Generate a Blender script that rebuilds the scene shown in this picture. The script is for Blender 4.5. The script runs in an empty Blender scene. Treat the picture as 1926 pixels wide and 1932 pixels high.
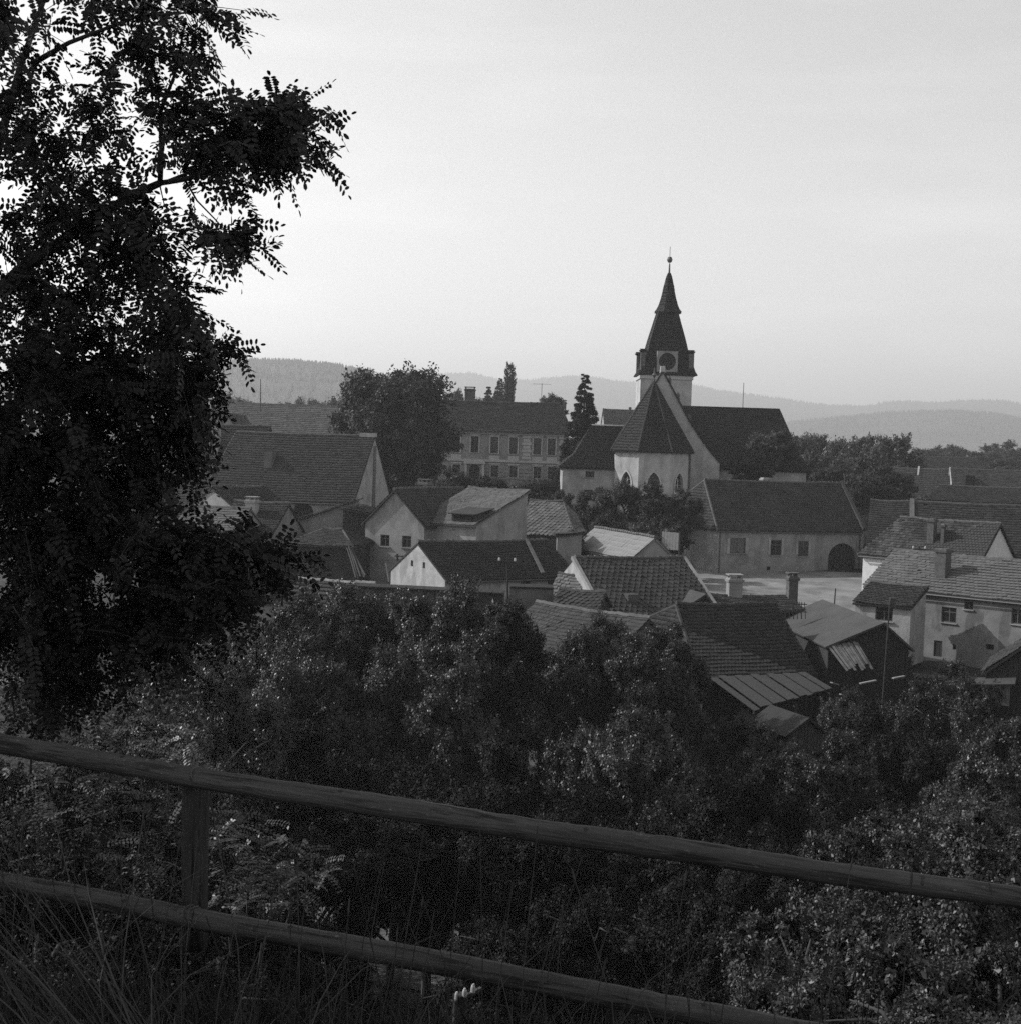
import bpy, math, random
import numpy as np
from mathutils import Vector, Matrix
from mathutils.geometry import tessellate_polygon

random.seed(7)
RNG = np.random.default_rng(11)
SC = bpy.context.scene
COL = SC.collection
R = math.radians

# ---------------------------------------------------------------- camera, sky, sun, exposure
EYE = Vector((0.0, 0.0, 20.0))          # eye of the photographer, metres above the river datum
FPX, PW, PH = 2640.0, 1926.0, 1932.0    # focal length and frame in reference units
PITCH, ROLL = math.atan(116 / 2640), 0.031
fwd = Vector((0, math.cos(PITCH), -math.sin(PITCH)))
up0 = Vector((0, math.sin(PITCH), math.cos(PITCH)))
rt0 = Vector((1, 0, 0))
rgt = rt0 * math.cos(ROLL) + up0 * math.sin(ROLL)
upv = up0 * math.cos(ROLL) - rt0 * math.sin(ROLL)

cam_data = bpy.data.cameras.new('camera')
cam = bpy.data.objects.new('camera', cam_data)
COL.objects.link(cam)
M3 = Matrix((rgt, upv, -fwd)).transposed()
cam.matrix_world = Matrix.Translation(EYE) @ M3.to_4x4()
cam_data.sensor_fit = 'HORIZONTAL'
cam_data.sensor_width = 36.0
cam_data.lens = 36.0 * FPX / PW
cam_data.clip_start = 0.05
cam_data.clip_end = 9000
SC.camera = cam

SUN_AZ, SUN_EL = R(73), R(34)           # sun to the left, a little beyond the village
SUN = Vector((-math.sin(SUN_AZ) * math.cos(SUN_EL), math.cos(SUN_AZ) * math.cos(SUN_EL), math.sin(SUN_EL)))
world = bpy.data.worlds.new('World')
SC.world = world
world.use_nodes = True
nt = world.node_tree
nt.nodes.clear()
w_out = nt.nodes.new('ShaderNodeOutputWorld')
w_bg = nt.nodes.new('ShaderNodeBackground')
w_sky = nt.nodes.new('ShaderNodeTexSky')
w_sky.sky_type = 'NISHITA'
w_sky.sun_disc = False
w_sky.sun_elevation = SUN_EL
w_sky.sun_rotation = -SUN_AZ
w_sky.dust_density = 1.0
w_sky.air_density = 1.0
w_bw = nt.nodes.new('ShaderNodeSeparateColor')  # monochrome film, mostly sensitive to blue
w_mx = nt.nodes.new('ShaderNodeMath'); w_mx.operation = 'ADD'
w_m1 = nt.nodes.new('ShaderNodeMath'); w_m1.operation = 'MULTIPLY'; w_m1.inputs[1].default_value = .35
w_m2 = nt.nodes.new('ShaderNodeMath'); w_m2.operation = 'MULTIPLY'; w_m2.inputs[1].default_value = .65
nt.links.new(w_sky.outputs[0], w_bw.inputs[0])
nt.links.new(w_bw.outputs[2], w_m1.inputs[0]); nt.links.new(w_bw.outputs[1], w_m2.inputs[0])
nt.links.new(w_m1.outputs[0], w_mx.inputs[0]); nt.links.new(w_m2.outputs[0], w_mx.inputs[1])
w_tc = nt.nodes.new('ShaderNodeTexCoord')
w_mp = nt.nodes.new('ShaderNodeMapping'); w_mp.inputs['Scale'].default_value = (2.2, 2.2, 11.0); w_mp.inputs['Rotation'].default_value = (0, .06, 0)
w_nz = nt.nodes.new('ShaderNodeTexNoise'); w_nz.inputs['Scale'].default_value = 2.6; w_nz.inputs['Detail'].default_value = 5
w_mr = nt.nodes.new('ShaderNodeMapRange')
w_mr.inputs['From Min'].default_value = .45; w_mr.inputs['From Max'].default_value = .75; w_mr.inputs['To Min'].default_value = .985; w_mr.inputs['To Max'].default_value = 1.09
w_mc = nt.nodes.new('ShaderNodeMath'); w_mc.operation = 'MULTIPLY'
nt.links.new(w_tc.outputs['Generated'], w_mp.inputs[0]); nt.links.new(w_mp.outputs[0], w_nz.inputs['Vector']); nt.links.new(w_nz.outputs[0], w_mr.inputs['Value'])
nt.links.new(w_mx.outputs[0], w_mc.inputs[0]); nt.links.new(w_mr.outputs[0], w_mc.inputs[1])   # faint high cloud
nt.links.new(w_mc.outputs[0], w_bg.inputs[0])
w_bg.inputs[1].default_value = 0.15
nt.links.new(w_bg.outputs[0], w_out.inputs[0])

sun_d = bpy.data.lights.new('sun', 'SUN')
sun_d.energy = 3.6
sun_d.angle = R(0.5)
sun_d.color = (1.0, 1.0, 1.0)
sun = bpy.data.objects.new('sun', sun_d)
sun.rotation_euler = SUN.to_track_quat('Z', 'Y').to_euler()
sun.location = (-60, 20, 90)
COL.objects.link(sun)

vs = SC.view_settings
vs.view_transform = 'Standard'
vs.look = 'None'
vs.exposure = 0.47
vs.gamma = 1.0
vs.use_curve_mapping = False
SC.cycles.use_denoising = False
SC.cycles.max_bounces = 4
SC.cycles.diffuse_bounces = 1
SC.cycles.glossy_bounces = 1
SC.cycles.transmission_bounces = 1
SC.cycles.transparent_max_bounces = 4
SC.cycles.volume_bounces = 0
SC.cycles.caustics_reflective = False
SC.cycles.caustics_refractive = False

# ---------------------------------------------------------------- helpers
def ray(u, v):
    return fwd + rgt * ((u - PW / 2) / FPX) + upv * ((PH / 2 - v) / FPX)

def at(u, v, Y):
    """world point at depth Y (metres ahead of the eye)"""
    d = ray(u, v)
    return EYE + d * (Y / d.y)

def at_z(u, Y, z):
    v = 900.0
    for _ in range(8):
        p = at(u, v, Y)
        v += (p.z - z) / Y * FPX
    return at(u, v, Y)

def proj(p):
    q = Vector(p) - EYE
    k = q.dot(fwd)
    return PW / 2 + q.dot(rgt) / k * FPX, PH / 2 - q.dot(upv) / k * FPX

PROF = [(-60, -1.2), (0, -1.62), (3.5, -2.0), (6.2, -2.75), (8, -3.6), (13, -6.6), (22, -11.0), (34, -15.6),
        (41, -17.6), (54, -17.6), (58, -15.6), (66, -14.6), (80, -13.2), (92, -12.0), (104, -11.0), (122, -10.1),
        (134, -7.6), (142, -5.6), (170, -4.6), (260, -3.5), (400, 0), (900, 4), (7700, 20)]
PX_, PZ_ = [p[0] for p in PROF], [p[1] for p in PROF]

def G(x, y):
    z = float(np.interp(y, PX_, PZ_))
    if y < 20:
        z -= 0.075 * max(-6, min(6, x)) * max(0, 1 - abs(y - 6) / 14)
    elif 95 < y < 180:
        z += 0.0
    return z + EYE.z

def gpt(u, v, y0=5, y1=600):
    d = ray(u, v)
    y = y0
    while y < y1:
        p = EYE + d * (y / d.y)
        if p.z < G(p.x, p.y):
            return p
        y += 0.25 if y < 120 else 1
    return p

class MB:
    def __init__(s):
        s.v, s.f = [], []
    def add(s, verts, faces):
        n = len(s.v)
        s.v += [tuple(p) for p in verts]
        s.f += [tuple(i + n for i in f) for f in faces]
        return s
    def box(s, x0, y0, z0, x1, y1, z1):
        return s.add([(x0, y0, z0), (x1, y0, z0), (x1, y1, z0), (x0, y1, z0), (x0, y0, z1), (x1, y0, z1), (x1, y1, z1), (x0, y1, z1)],
                     [(0, 3, 2, 1), (4, 5, 6, 7), (0, 1, 5, 4), (1, 2, 6, 5), (2, 3, 7, 6), (3, 0, 4, 7)])
    def frus(s, c, a0, b0, z0, a1, b1, z1):
        x, y = c
        return s.add([(x - a0, y - b0, z0), (x + a0, y - b0, z0), (x + a0, y + b0, z0), (x - a0, y + b0, z0),
                      (x - a1, y - b1, z1), (x + a1, y - b1, z1), (x + a1, y + b1, z1), (x - a1, y + b1, z1)],
                     [(0, 3, 2, 1), (4, 5, 6, 7), (0, 1, 5, 4), (1, 2, 6, 5), (2, 3, 7, 6), (3, 0, 4, 7)])
    def slab(s, poly, t):
        """polygon given a thickness t along minus its normal"""
        P = [Vector(p) for p in poly]
        n = Vector((0, 0, 0))
        for i in range(len(P)):
            a, b = P[i], P[(i + 1) % len(P)]
            n += Vector(((a.y - b.y) * (a.z + b.z), (a.z - b.z) * (a.x + b.x), (a.x - b.x) * (a.y + b.y)))
        n.normalize()
        if n.z < -1e-6:
            n = -n
        m = len(P)
        Q = [p - n * t for p in P]
        return s.add(P + Q, [tuple(range(m)), tuple(range(2 * m - 1, m - 1, -1))] +
                     [(i, (i + 1) % m, m + (i + 1) % m, m + i) for i in range(m)])
    def bar(s, a, b, w, h=None, n=4):
        """prism along a-b"""
        h = h or w
        a, b = Vector(a), Vector(b)
        d = (b - a).normalized()
        ref = Vector((0, 0, 1)) if abs(d.z) < .9 else Vector((0, 1, 0))
        x = d.cross(ref).normalized()
        y = x.cross(d)
        ring = [(math.cos(math.pi * 2 * (i + .5) / n), math.sin(math.pi * 2 * (i + .5) / n)) for i in range(n)]
        k = .5 / math.cos(math.pi / n)
        V = [p + x * (c * w * k) + y * (q * h * k) for p in (a, b) for c, q in ring]
        return s.add(V, [(i, (i + 1) % n, n + (i + 1) % n, n + i) for i in range(n)] + [tuple(range(n - 1, -1, -1)), tuple(range(n, 2 * n))])
    def tube(s, pts, rad, n=7, cap=True):
        pts = [Vector(p) for p in pts]
        V, F = [], []
        for i, p in enumerate(pts):
            d = (pts[min(i + 1, len(pts) - 1)] - pts[max(i - 1, 0)]).normalized()
            ref = Vector((0, 0, 1)) if abs(d.z) < .9 else Vector((0, 1, 0))
            x = d.cross(ref).normalized()
            y = x.cross(d)
            r = rad[i] if hasattr(rad, '__len__') else rad
            for k in range(n):
                a = math.pi * 2 * k / n
                rr = r[k] if hasattr(r, '__len__') else r
                V.append(p + (x * math.cos(a) + y * math.sin(a)) * rr)
        for i in range(len(pts) - 1):
            for k in range(n):
                F.append((i * n + k, i * n + (k + 1) % n, (i + 1) * n + (k + 1) % n, (i + 1) * n + k))
        if cap:
            F += [tuple(range(n - 1, -1, -1)), tuple(range((len(pts) - 1) * n, len(pts) * n))]
        return s.add(V, F)
    def mesh(s, name):
        me = bpy.data.meshes.new(name)
        me.from_pydata(s.v, [], s.f)
        me.update()
        return me
    def build(s, name, m, parent=None, smooth=False):
        me = s.mesh(name)
        if smooth:
            me.polygons.foreach_set('use_smooth', [True] * len(me.polygons))
        return link(name, me, m, parent)

def link(name, me, m, parent=None):
    if m is not None and not me.materials:
        me.materials.append(m)
    o = bpy.data.objects.new(name, me)
    COL.objects.link(o)
    if parent is not None:
        o.parent = parent
    return o

def fastmesh(name, V, F):
    """V (n,3), F (m,k) -> mesh"""
    V = np.asarray(V, dtype=np.float32)
    F = np.asarray(F, dtype=np.int32)
    me = bpy.data.meshes.new(name)
    me.vertices.add(len(V))
    me.vertices.foreach_set('co', V.ravel())
    k = F.shape[1]
    me.loops.add(F.size)
    me.loops.foreach_set('vertex_index', F.ravel())
    me.polygons.add(len(F))
    me.polygons.foreach_set('loop_start', np.arange(0, F.size, k, dtype=np.int32))
    try:
        me.polygons.foreach_set('loop_total', np.full(len(F), k, dtype=np.int32))
    except Exception:
        pass
    me.update(calc_edges=True)
    me.validate()
    return me

def empty(name, loc, rz=0.0):
    o = bpy.data.objects.new(name, None)
    o.empty_display_size = .3
    o.location = loc
    o.rotation_euler = (0, 0, rz)
    COL.objects.link(o)
    return o

def tag(o, label=None, cat=None, group=None, kind=None):
    if label: o['label'] = label
    if cat: o['category'] = cat
    if group: o['group'] = group
    if kind: o['kind'] = kind
    return o

# ---------------------------------------------------------------- materials (all neutral: black and white film)
MATS = {}
def mat(name, g, rough=.85, spec=.2, isl=0.0, noise=0.0, nscale=1.0, bump=0.0, bscale=8.0, translucent=0.0, stretch=None, stain=0.0, objr=0.0, crack=None):
    if name in MATS:
        return MATS[name]
    m = bpy.data.materials.new(name)
    m.use_nodes = True
    n = m.node_tree
    N, L = n.nodes, n.links
    b = N['Principled BSDF']
    b.inputs['Roughness'].default_value = rough
    b.inputs['Specular IOR Level'].default_value = spec
    val = N.new('ShaderNodeValue')
    val.outputs[0].default_value = g
    cur = val.outputs[0]
    tc = N.new('ShaderNodeTexCoord')
    vec = tc.outputs['Object']
    if stretch:
        mp = N.new('ShaderNodeMapping')
        mp.inputs['Scale'].default_value = stretch
        L.new(vec, mp.inputs[0])
        vec = mp.outputs[0]
    def mul(a, bsock):
        k = N.new('ShaderNodeMath'); k.operation = 'MULTIPLY'
        L.new(a, k.inputs[0]); L.new(bsock, k.inputs[1])
        return k.outputs[0]
    def rng(sock, lo, hi, f0=0.0, f1=1.0):
        k = N.new('ShaderNodeMapRange')
        k.inputs['From Min'].default_value = f0; k.inputs['From Max'].default_value = f1
        k.inputs['To Min'].default_value = lo; k.inputs['To Max'].default_value = hi
        L.new(sock, k.inputs['Value'])
        return k.outputs[0]
    if isl:
        ge = N.new('ShaderNodeNewGeometry')
        cur = mul(cur, rng(ge.outputs['Random Per Island'], 1 - isl, 1 + isl))
    if objr:
        oi = N.new('ShaderNodeObjectInfo')
        cur = mul(cur, rng(oi.outputs['Random'], 1 - objr, 1 + objr))
    if noise:
        t = N.new('ShaderNodeTexNoise')
        t.inputs['Scale'].default_value = nscale
        t.inputs['Detail'].default_value = 6
        t.inputs['Roughness'].default_value = .62
        L.new(vec, t.inputs['Vector'])
        cur = mul(cur, rng(t.outputs[0], 1 - noise, 1 + noise, .3, .7))
    if stain:
        t = N.new('ShaderNodeTexNoise')
        t.inputs['Scale'].default_value = .55
        t.inputs['Detail'].default_value = 9
        mp = N.new('ShaderNodeMapping'); mp.inputs['Scale'].default_value = (1.6, 1.6, .7)
        L.new(tc.outputs['Object'], mp.inputs[0]); L.new(mp.outputs[0], t.inputs['Vector'])
        cur = mul(cur, rng(t.outputs[0], 1, 1 - stain, .53, .575))
    if crack:
        for sc_, lo, f0, f1 in ((crack, .35, .60, .66), (tuple(c * 2.3 for c in crack), .55, .58, .63), ((22, 40, 40), 2.3, .69, .73)):
            t = N.new('ShaderNodeTexNoise'); t.inputs['Scale'].default_value = 1.0; t.inputs['Detail'].default_value = 3
            mp = N.new('ShaderNodeMapping'); mp.inputs['Scale'].default_value = sc_
            L.new(tc.outputs['Object'], mp.inputs[0]); L.new(mp.outputs[0], t.inputs['Vector'])
            cur = mul(cur, rng(t.outputs[0], 1, lo, f0, f1))
    cb = N.new('ShaderNodeCombineColor')
    for i in range(3):
        L.new(cur, cb.inputs[i])
    L.new(cb.outputs[0], b.inputs['Base Color'])
    if bump:
        t = N.new('ShaderNodeTexNoise')
        t.inputs['Scale'].default_value = bscale
        t.inputs['Detail'].default_value = 5
        L.new(vec, t.inputs['Vector'])
        bp = N.new('ShaderNodeBump')
        bp.inputs['Strength'].default_value = bump
        bp.inputs['Distance'].default_value = .05
        L.new(t.outputs[0], bp.inputs['Height'])
        L.new(bp.outputs[0], b.inputs['Normal'])
    if translucent:
        tr = N.new('ShaderNodeBsdfTranslucent')
        L.new(cb.outputs[0], tr.inputs[0])
        mx = N.new('ShaderNodeMixShader')
        mx.inputs[0].default_value = translucent
        L.new(b.outputs[0], mx.inputs[1]); L.new(tr.outputs[0], mx.inputs[2])
        L.new(mx.outputs[0], N['Material Output'].inputs[0])
    MATS[name] = m
    return m

M_SOIL = mat('soil', 0.025, noise=.5, nscale=.8, bump=.6, bscale=3)
M_STREET = mat('dirt_street', 0.18, noise=.42, nscale=.45, bump=.5, bscale=2)
M_WATER = mat('river_water', 0.012, rough=.12, spec=.8, bump=.35, bscale=2.2)
M_HILL = mat('forested_hill', 0.04, noise=.6, nscale=.006)
M_PL_LIGHT = mat('plaster_light', 0.3, noise=.26, nscale=1.2, stain=.2, bump=.25)
M_PL_MID = mat('plaster_mid', 0.24, noise=.2, nscale=1.0, stain=.2, bump=.25)
M_PL_DARK = mat('plaster_dark', 0.11, noise=.25, nscale=1.0, stain=.2, bump=.25)
M_PL_RIGHT = mat('plaster_grey', 0.17, noise=.3, nscale=.7, stain=.35, bump=.25)
M_PL_CHURCH = mat('church_plaster', 0.38, noise=.2, nscale=.9, stain=.2, bump=.3)
M_PL_SCHOOL = mat('school_plaster', 0.24, noise=.14, nscale=.8, stain=.15)
M_TRIM = mat('stucco_trim', 0.42, noise=.15, nscale=1.5)
M_TRIM_W = mat('white_trim', 0.6, noise=.1, nscale=3)
M_WOOD = mat('old_wood', 0.03, noise=.4, nscale=3, stretch=(6, 6, .6), bump=.4, isl=.25)
M_WOOD_PALE = mat('weathered_wood', 0.05, noise=.35, nscale=3, stretch=(5, 5, .8), bump=.3, isl=.3)
M_WOOD_WHITE = mat('pale_board', 0.2, noise=.2, nscale=3, isl=.15)
M_PLANK_G = mat('grey_plank', .12, noise=.4, nscale=3, isl=.45)
M_LOG = mat('log_bark', 0.062, rough=.7, spec=.25, noise=.38, nscale=6, stretch=(.35, 7, 7), bump=.35, bscale=10, stain=.2, crack=(1.6, 26, 26))
M_POST = mat('post_wood', 0.045, noise=.4, nscale=3, stretch=(6, 6, .7), bump=.6, crack=(24, 24, 1.6))
M_FRAME = mat('window_frame', 0.09)
M_GLASS = mat('window_glass', .015, rough=.15, spec=.5)
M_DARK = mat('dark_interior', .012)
M_METAL = mat('dark_metal', .05, rough=.5, spec=.5)
M_TILE_D = mat('tile_dark', 0.026, rough=.8, isl=.3, noise=.25, nscale=.7)
M_TILE_M = mat('tile_mid', 0.038, rough=.8, isl=.28, noise=.25, nscale=.6)
M_TILE_L = mat('tile_light', 0.095, rough=.8, isl=.22, noise=.2, nscale=.6)
M_TILE_P = mat('tile_patchy', 0.038, rough=.8, isl=.5, noise=.95, nscale=.45)
M_TILE_CH = mat('church_shingle', 0.02, rough=.75, isl=.25, noise=.25, nscale=.5)
M_SHEET = mat('pale_sheet_roofing', 0.16, rough=.6, isl=.22, noise=.2, nscale=1.5)
M_DIAM = mat('diamond_slate', 0.036, rough=.7, isl=.25, noise=.35, nscale=.8)
M_DIAM_L = mat('diamond_slate_pale', 0.1, rough=.7, isl=.25, noise=.25, nscale=.8)
M_FELT = mat('roofing_felt', 0.052, noise=.2, nscale=.8, bump=.3, bscale=3)
M_BRICK = mat('chimney_brick', 0.08, noise=.4, nscale=5, bump=.4)
M_RIDGE = mat('ridge_mortar', 0.085, noise=.4, nscale=3)
M_LEAF_N = mat('locust_leaf', 0.018, rough=.55, spec=.25, isl=.4, translucent=.12)
M_LEAF_S = mat('slope_leaf', 0.04, rough=.42, spec=.4, isl=.5, translucent=.25, objr=.4)
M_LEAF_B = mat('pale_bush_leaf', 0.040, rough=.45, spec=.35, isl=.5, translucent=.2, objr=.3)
M_LEAF_SHADE = mat('shade_dark_leaf', 0.011, rough=.6, spec=.15, isl=.5, translucent=.1)  # darker leaf copy: shade between and under the crowns put into its colour
M_LEAF_F = mat('far_leaf', 0.032, rough=.6, spec=.25, isl=.4, translucent=.2)
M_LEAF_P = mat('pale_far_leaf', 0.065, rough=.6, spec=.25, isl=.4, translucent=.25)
M_NEEDLE = mat('spruce_needles', 0.02, rough=.7, spec=.15, isl=.35)
M_BARK = mat('tree_bark', .04, noise=.4, nscale=3, bump=.5)
M_GRASS = mat('grass_blade', 0.022, rough=.6, spec=.3, isl=.5, translucent=.2)
M_STALK = mat('dry_stalk', 0.05, rough=.7, isl=.4, translucent=.2)
M_PORC = mat('porcelain', 0.4, rough=.2, spec=.5)

# ================================================================ SETTING
# ground: one sheet, dense near the viewer, reaching the hills
ys = np.concatenate([np.arange(-40, 2, 6), np.arange(2, 14, .5), np.arange(14, 70, 1.5), np.arange(70, 200, 4), np.arange(200, 600, 20), np.arange(600, 7701, 300)])
xs = np.concatenate([-np.geomspace(6000, 60, 25), np.arange(-52, 0, 2.6), np.arange(0, 53, 2.6), np.geomspace(60, 6000, 25)])
gv = []
for y in ys:
    for x in xs:
        n = 0.0
        if 7 < y < 39:
            n = .35 * math.sin(x * .9 + y * .5) * math.sin(y * .7 - x * .31)
        elif 58 < y < 120:
            n = .08 * math.sin(x * .6 + y * .3)
        gv.append((x, y, G(x, y) + n))
nx = len(xs)
gf = [(j * nx + i, j * nx + i + 1, (j + 1) * nx + i + 1, (j + 1) * nx + i) for j in range(len(ys) - 1) for i in range(nx - 1)]
g_me = fastmesh('ground', gv, gf)
g_me.polygons.foreach_set('use_smooth', [True] * len(g_me.polygons))
tag(link('ground', g_me, M_SOIL), 'dark earth of the slope and village', kind='structure')

RZ = EYE.z - 17.15
wm = MB()
for j in range(1):
    wm.add([(-160, 40.2, RZ), (160, 40.2, RZ), (160, 55.4, RZ), (-160, 55.4, RZ)], [(0, 1, 2, 3)])
tag(wm.build('river', M_WATER), 'dark rippled river below the trees', kind='structure')

# pale dirt street in front of the long house, laid on the ground
sm = MB()
st_px = [(1320, 1079), (1400, 1083), (1500, 1085), (1640, 1087), (1700, 1095), (1640, 1120), (1640, 1165), (1560, 1172), (1500, 1165), (1380, 1160), (1300, 1150), (1280, 1110)]
rows = []
for u in range(1270, 1721, 15):
    row = []
    top = np.interp(u, [1270, 1320, 1640, 1720], [1076, 1079, 1084, 1090])
    bot = np.interp(u, [1270, 1400, 1560, 1720], [1120, 1175, 1190, 1130])
    for k in range(13):
        p = gpt(u, top + (bot - top) * k / 12, 60, 160)
        row.append((p.x, p.y, p.z))
    rows.append(row)
sv = [Vector((p[0], p[1], G(p[0], p[1]) + .09 + .004)) for r in rows for p in r]
sfc = [(i * 13 + k, i * 13 + k + 1, (i + 1) * 13 + k + 1, (i + 1) * 13 + k) for i in range(len(rows) - 1) for k in range(12)]
sm.add(sv, sfc)
tag(sm.build('street', M_STREET, smooth=True), 'pale dirt street in front of the long house', kind='structure')

# hills: ridge profiles in the frame, real slopes in depth
def hill(name, label, prof, Y, front, seed, tooth=2.0, ntree=0):
    rr = random.Random(seed)
    us = np.arange(prof[0][0], prof[-1][0] + 1, 9)
    pu, pv = [p[0] for p in prof], [p[1] for p in prof]
    V = []
    steps = [-front, -front * .7, -front * .4, -front * .18, 0, 120, 500]
    tops = []
    for u in us:
        p = at(float(u), float(np.interp(u, pu, pv)) + 1.5, Y)
        tops.append(p)
        g0 = G(p.x, Y)
        for s in steps:
            y = Y + s
            if s <= 0:
                t = 1 + s / front
                t = t * t * (3 - 2 * t)
            else:
                t = 1 - s / 600 * .6
            g = G(p.x, y) - 2
            V.append((p.x * (1 + s / Y * .6), y, g + (p.z - g) * t + (rr.uniform(-1, 1) * tooth * .4 if 0 < t < 1 else 0)))
    k = len(steps)
    F = [(i * k + j, (i + 1) * k + j, (i + 1) * k + j + 1, i * k + j + 1) for i in range(len(us) - 1) for j in range(k - 1)]
    me = fastmesh(name, V, F)
    me.polygons.foreach_set('use_smooth', [True] * len(me.polygons))
    h = tag(link(name, me, M_HILL), label, kind='structure')
    # far-off wood on it: reads as one mass
    VV, FF = [], []
    for _ in range(ntree):
        i = rr.randrange(len(us) - 1)
        a = rr.random()
        j = rr.choice((2, 3, 3, 4, 4, 4)) - rr.random()
        j0 = int(j); tt = j - j0
        def P(i, j): return Vector(V[i * k + j])
        q = (P(i, j0) * (1 - tt) + P(i, j0 + 1) * tt) * (1 - a) + (P(i + 1, j0) * (1 - tt) + P(i + 1, j0 + 1) * tt) * a
        hh = rr.uniform(.6, 1.3) * tooth * 2.2
        w = hh * rr.uniform(.22, .4)
        n = len(VV)
        rot = rr.random() * 6
        VV.append((q.x, q.y, q.z + hh))
        for m_ in range(5):
            VV.append((q.x + w * math.cos(rot + m_ * 1.2566), q.y + w * math.sin(rot + m_ * 1.2566), q.z - .5))
        FF += [(n, n + 1 + m_, n + 1 + (m_ + 1) % 5) for m_ in range(5)]
    if ntree:
        tag(link('hill_forest', fastmesh('hill_forest', VV, FF), M_HILL), 'conifer forest covering the %s' % label, 'forest', kind='stuff')
    return h

hill('wooded_hill', 'near wooded hill left of the church', [(-500, 800), (0, 720), (250, 690), (420, 688), (470, 683), (560, 684), (640, 692), (700, 706), (790, 735), (860, 765), (980, 800)], 1900, 820, 3, 2.9, 7000)
hill('far_hill', 'long pale hill range on the horizon', [(300, 770), (640, 745), (760, 720), (840, 704), (890, 702), (940, 715), (1000, 716), (1060, 709), (1110, 709), (1180, 720), (1300, 722), (1340, 733), (1440, 747), (1560, 764), (1640, 764), (1680, 756), (1760, 758), (1840, 753), (1890, 755), (1930, 762), (2100, 752), (2600, 790)], 5200, 1600, 5, 3.8, 6000)
hill('middle_hill', 'middle wooded hill at the right edge', [(1200, 830), (1380, 812), (1500, 795), (1570, 788), (1680, 778), (1780, 774), (1860, 779), (1930, 792), (2100, 800), (2600, 850)], 3300, 1000, 9, 3.2, 5000)

# ================================================================ BUILDING KIT
def facade(mb, org, ax, outer, holes, inward, depth):
    org, ax, inward = Vector(org), Vector(ax), Vector(inward)
    def P(q): return org + ax * q[0] + Vector((0, 0, q[1]))
    loops = [[Vector((q[0], q[1], 0)) for q in outer]] + [[Vector((q[0], q[1], 0)) for q in h] for h in holes]
    flat = [q for l in loops for q in l]
    tris = tessellate_polygon(loops)
    mb.add([P(q) for q in flat], [tuple(t) for t in tris])
    for h in holes:
        m = len(h)
        V = [P(q) for q in h] + [P(q) + inward * depth for q in h]
        mb.add(V, [(i, (i + 1) % m, m + (i + 1) % m, m + i) for i in range(m)])

def arch_pts(x0, z0, x1, z1, kind):
    w = x1 - x0
    cx = (x0 + x1) / 2
    if kind == 'round':
        r = w / 2
        zs = max(z0 + .1, z1 - r)
        return [(x0, z0), (x1, z0)] + [(cx + r * math.cos(a), zs + (z1 - zs) * math.sin(a)) for a in np.linspace(0, math.pi, 13)]
    if kind == 'gothic':
        zs = z1 - w * .95
        pts = [(x0, z0), (x1, z0)]
        for t in np.linspace(0, 1, 6):
            a = t * R(60)
            pts.append((x1 - w + w * math.cos(a), zs + (z1 - zs) * math.sin(a) / math.sin(R(60))))
        for t in np.linspace(.8, 0, 5):
            a = t * R(60)
            pts.append((x0 + w - w * math.cos(a), zs + (z1 - zs) * math.sin(a) / math.sin(R(60))))
        return pts
    return [(x0, z0), (x1, z0), (x1, z1), (x0, z1)]

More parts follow.
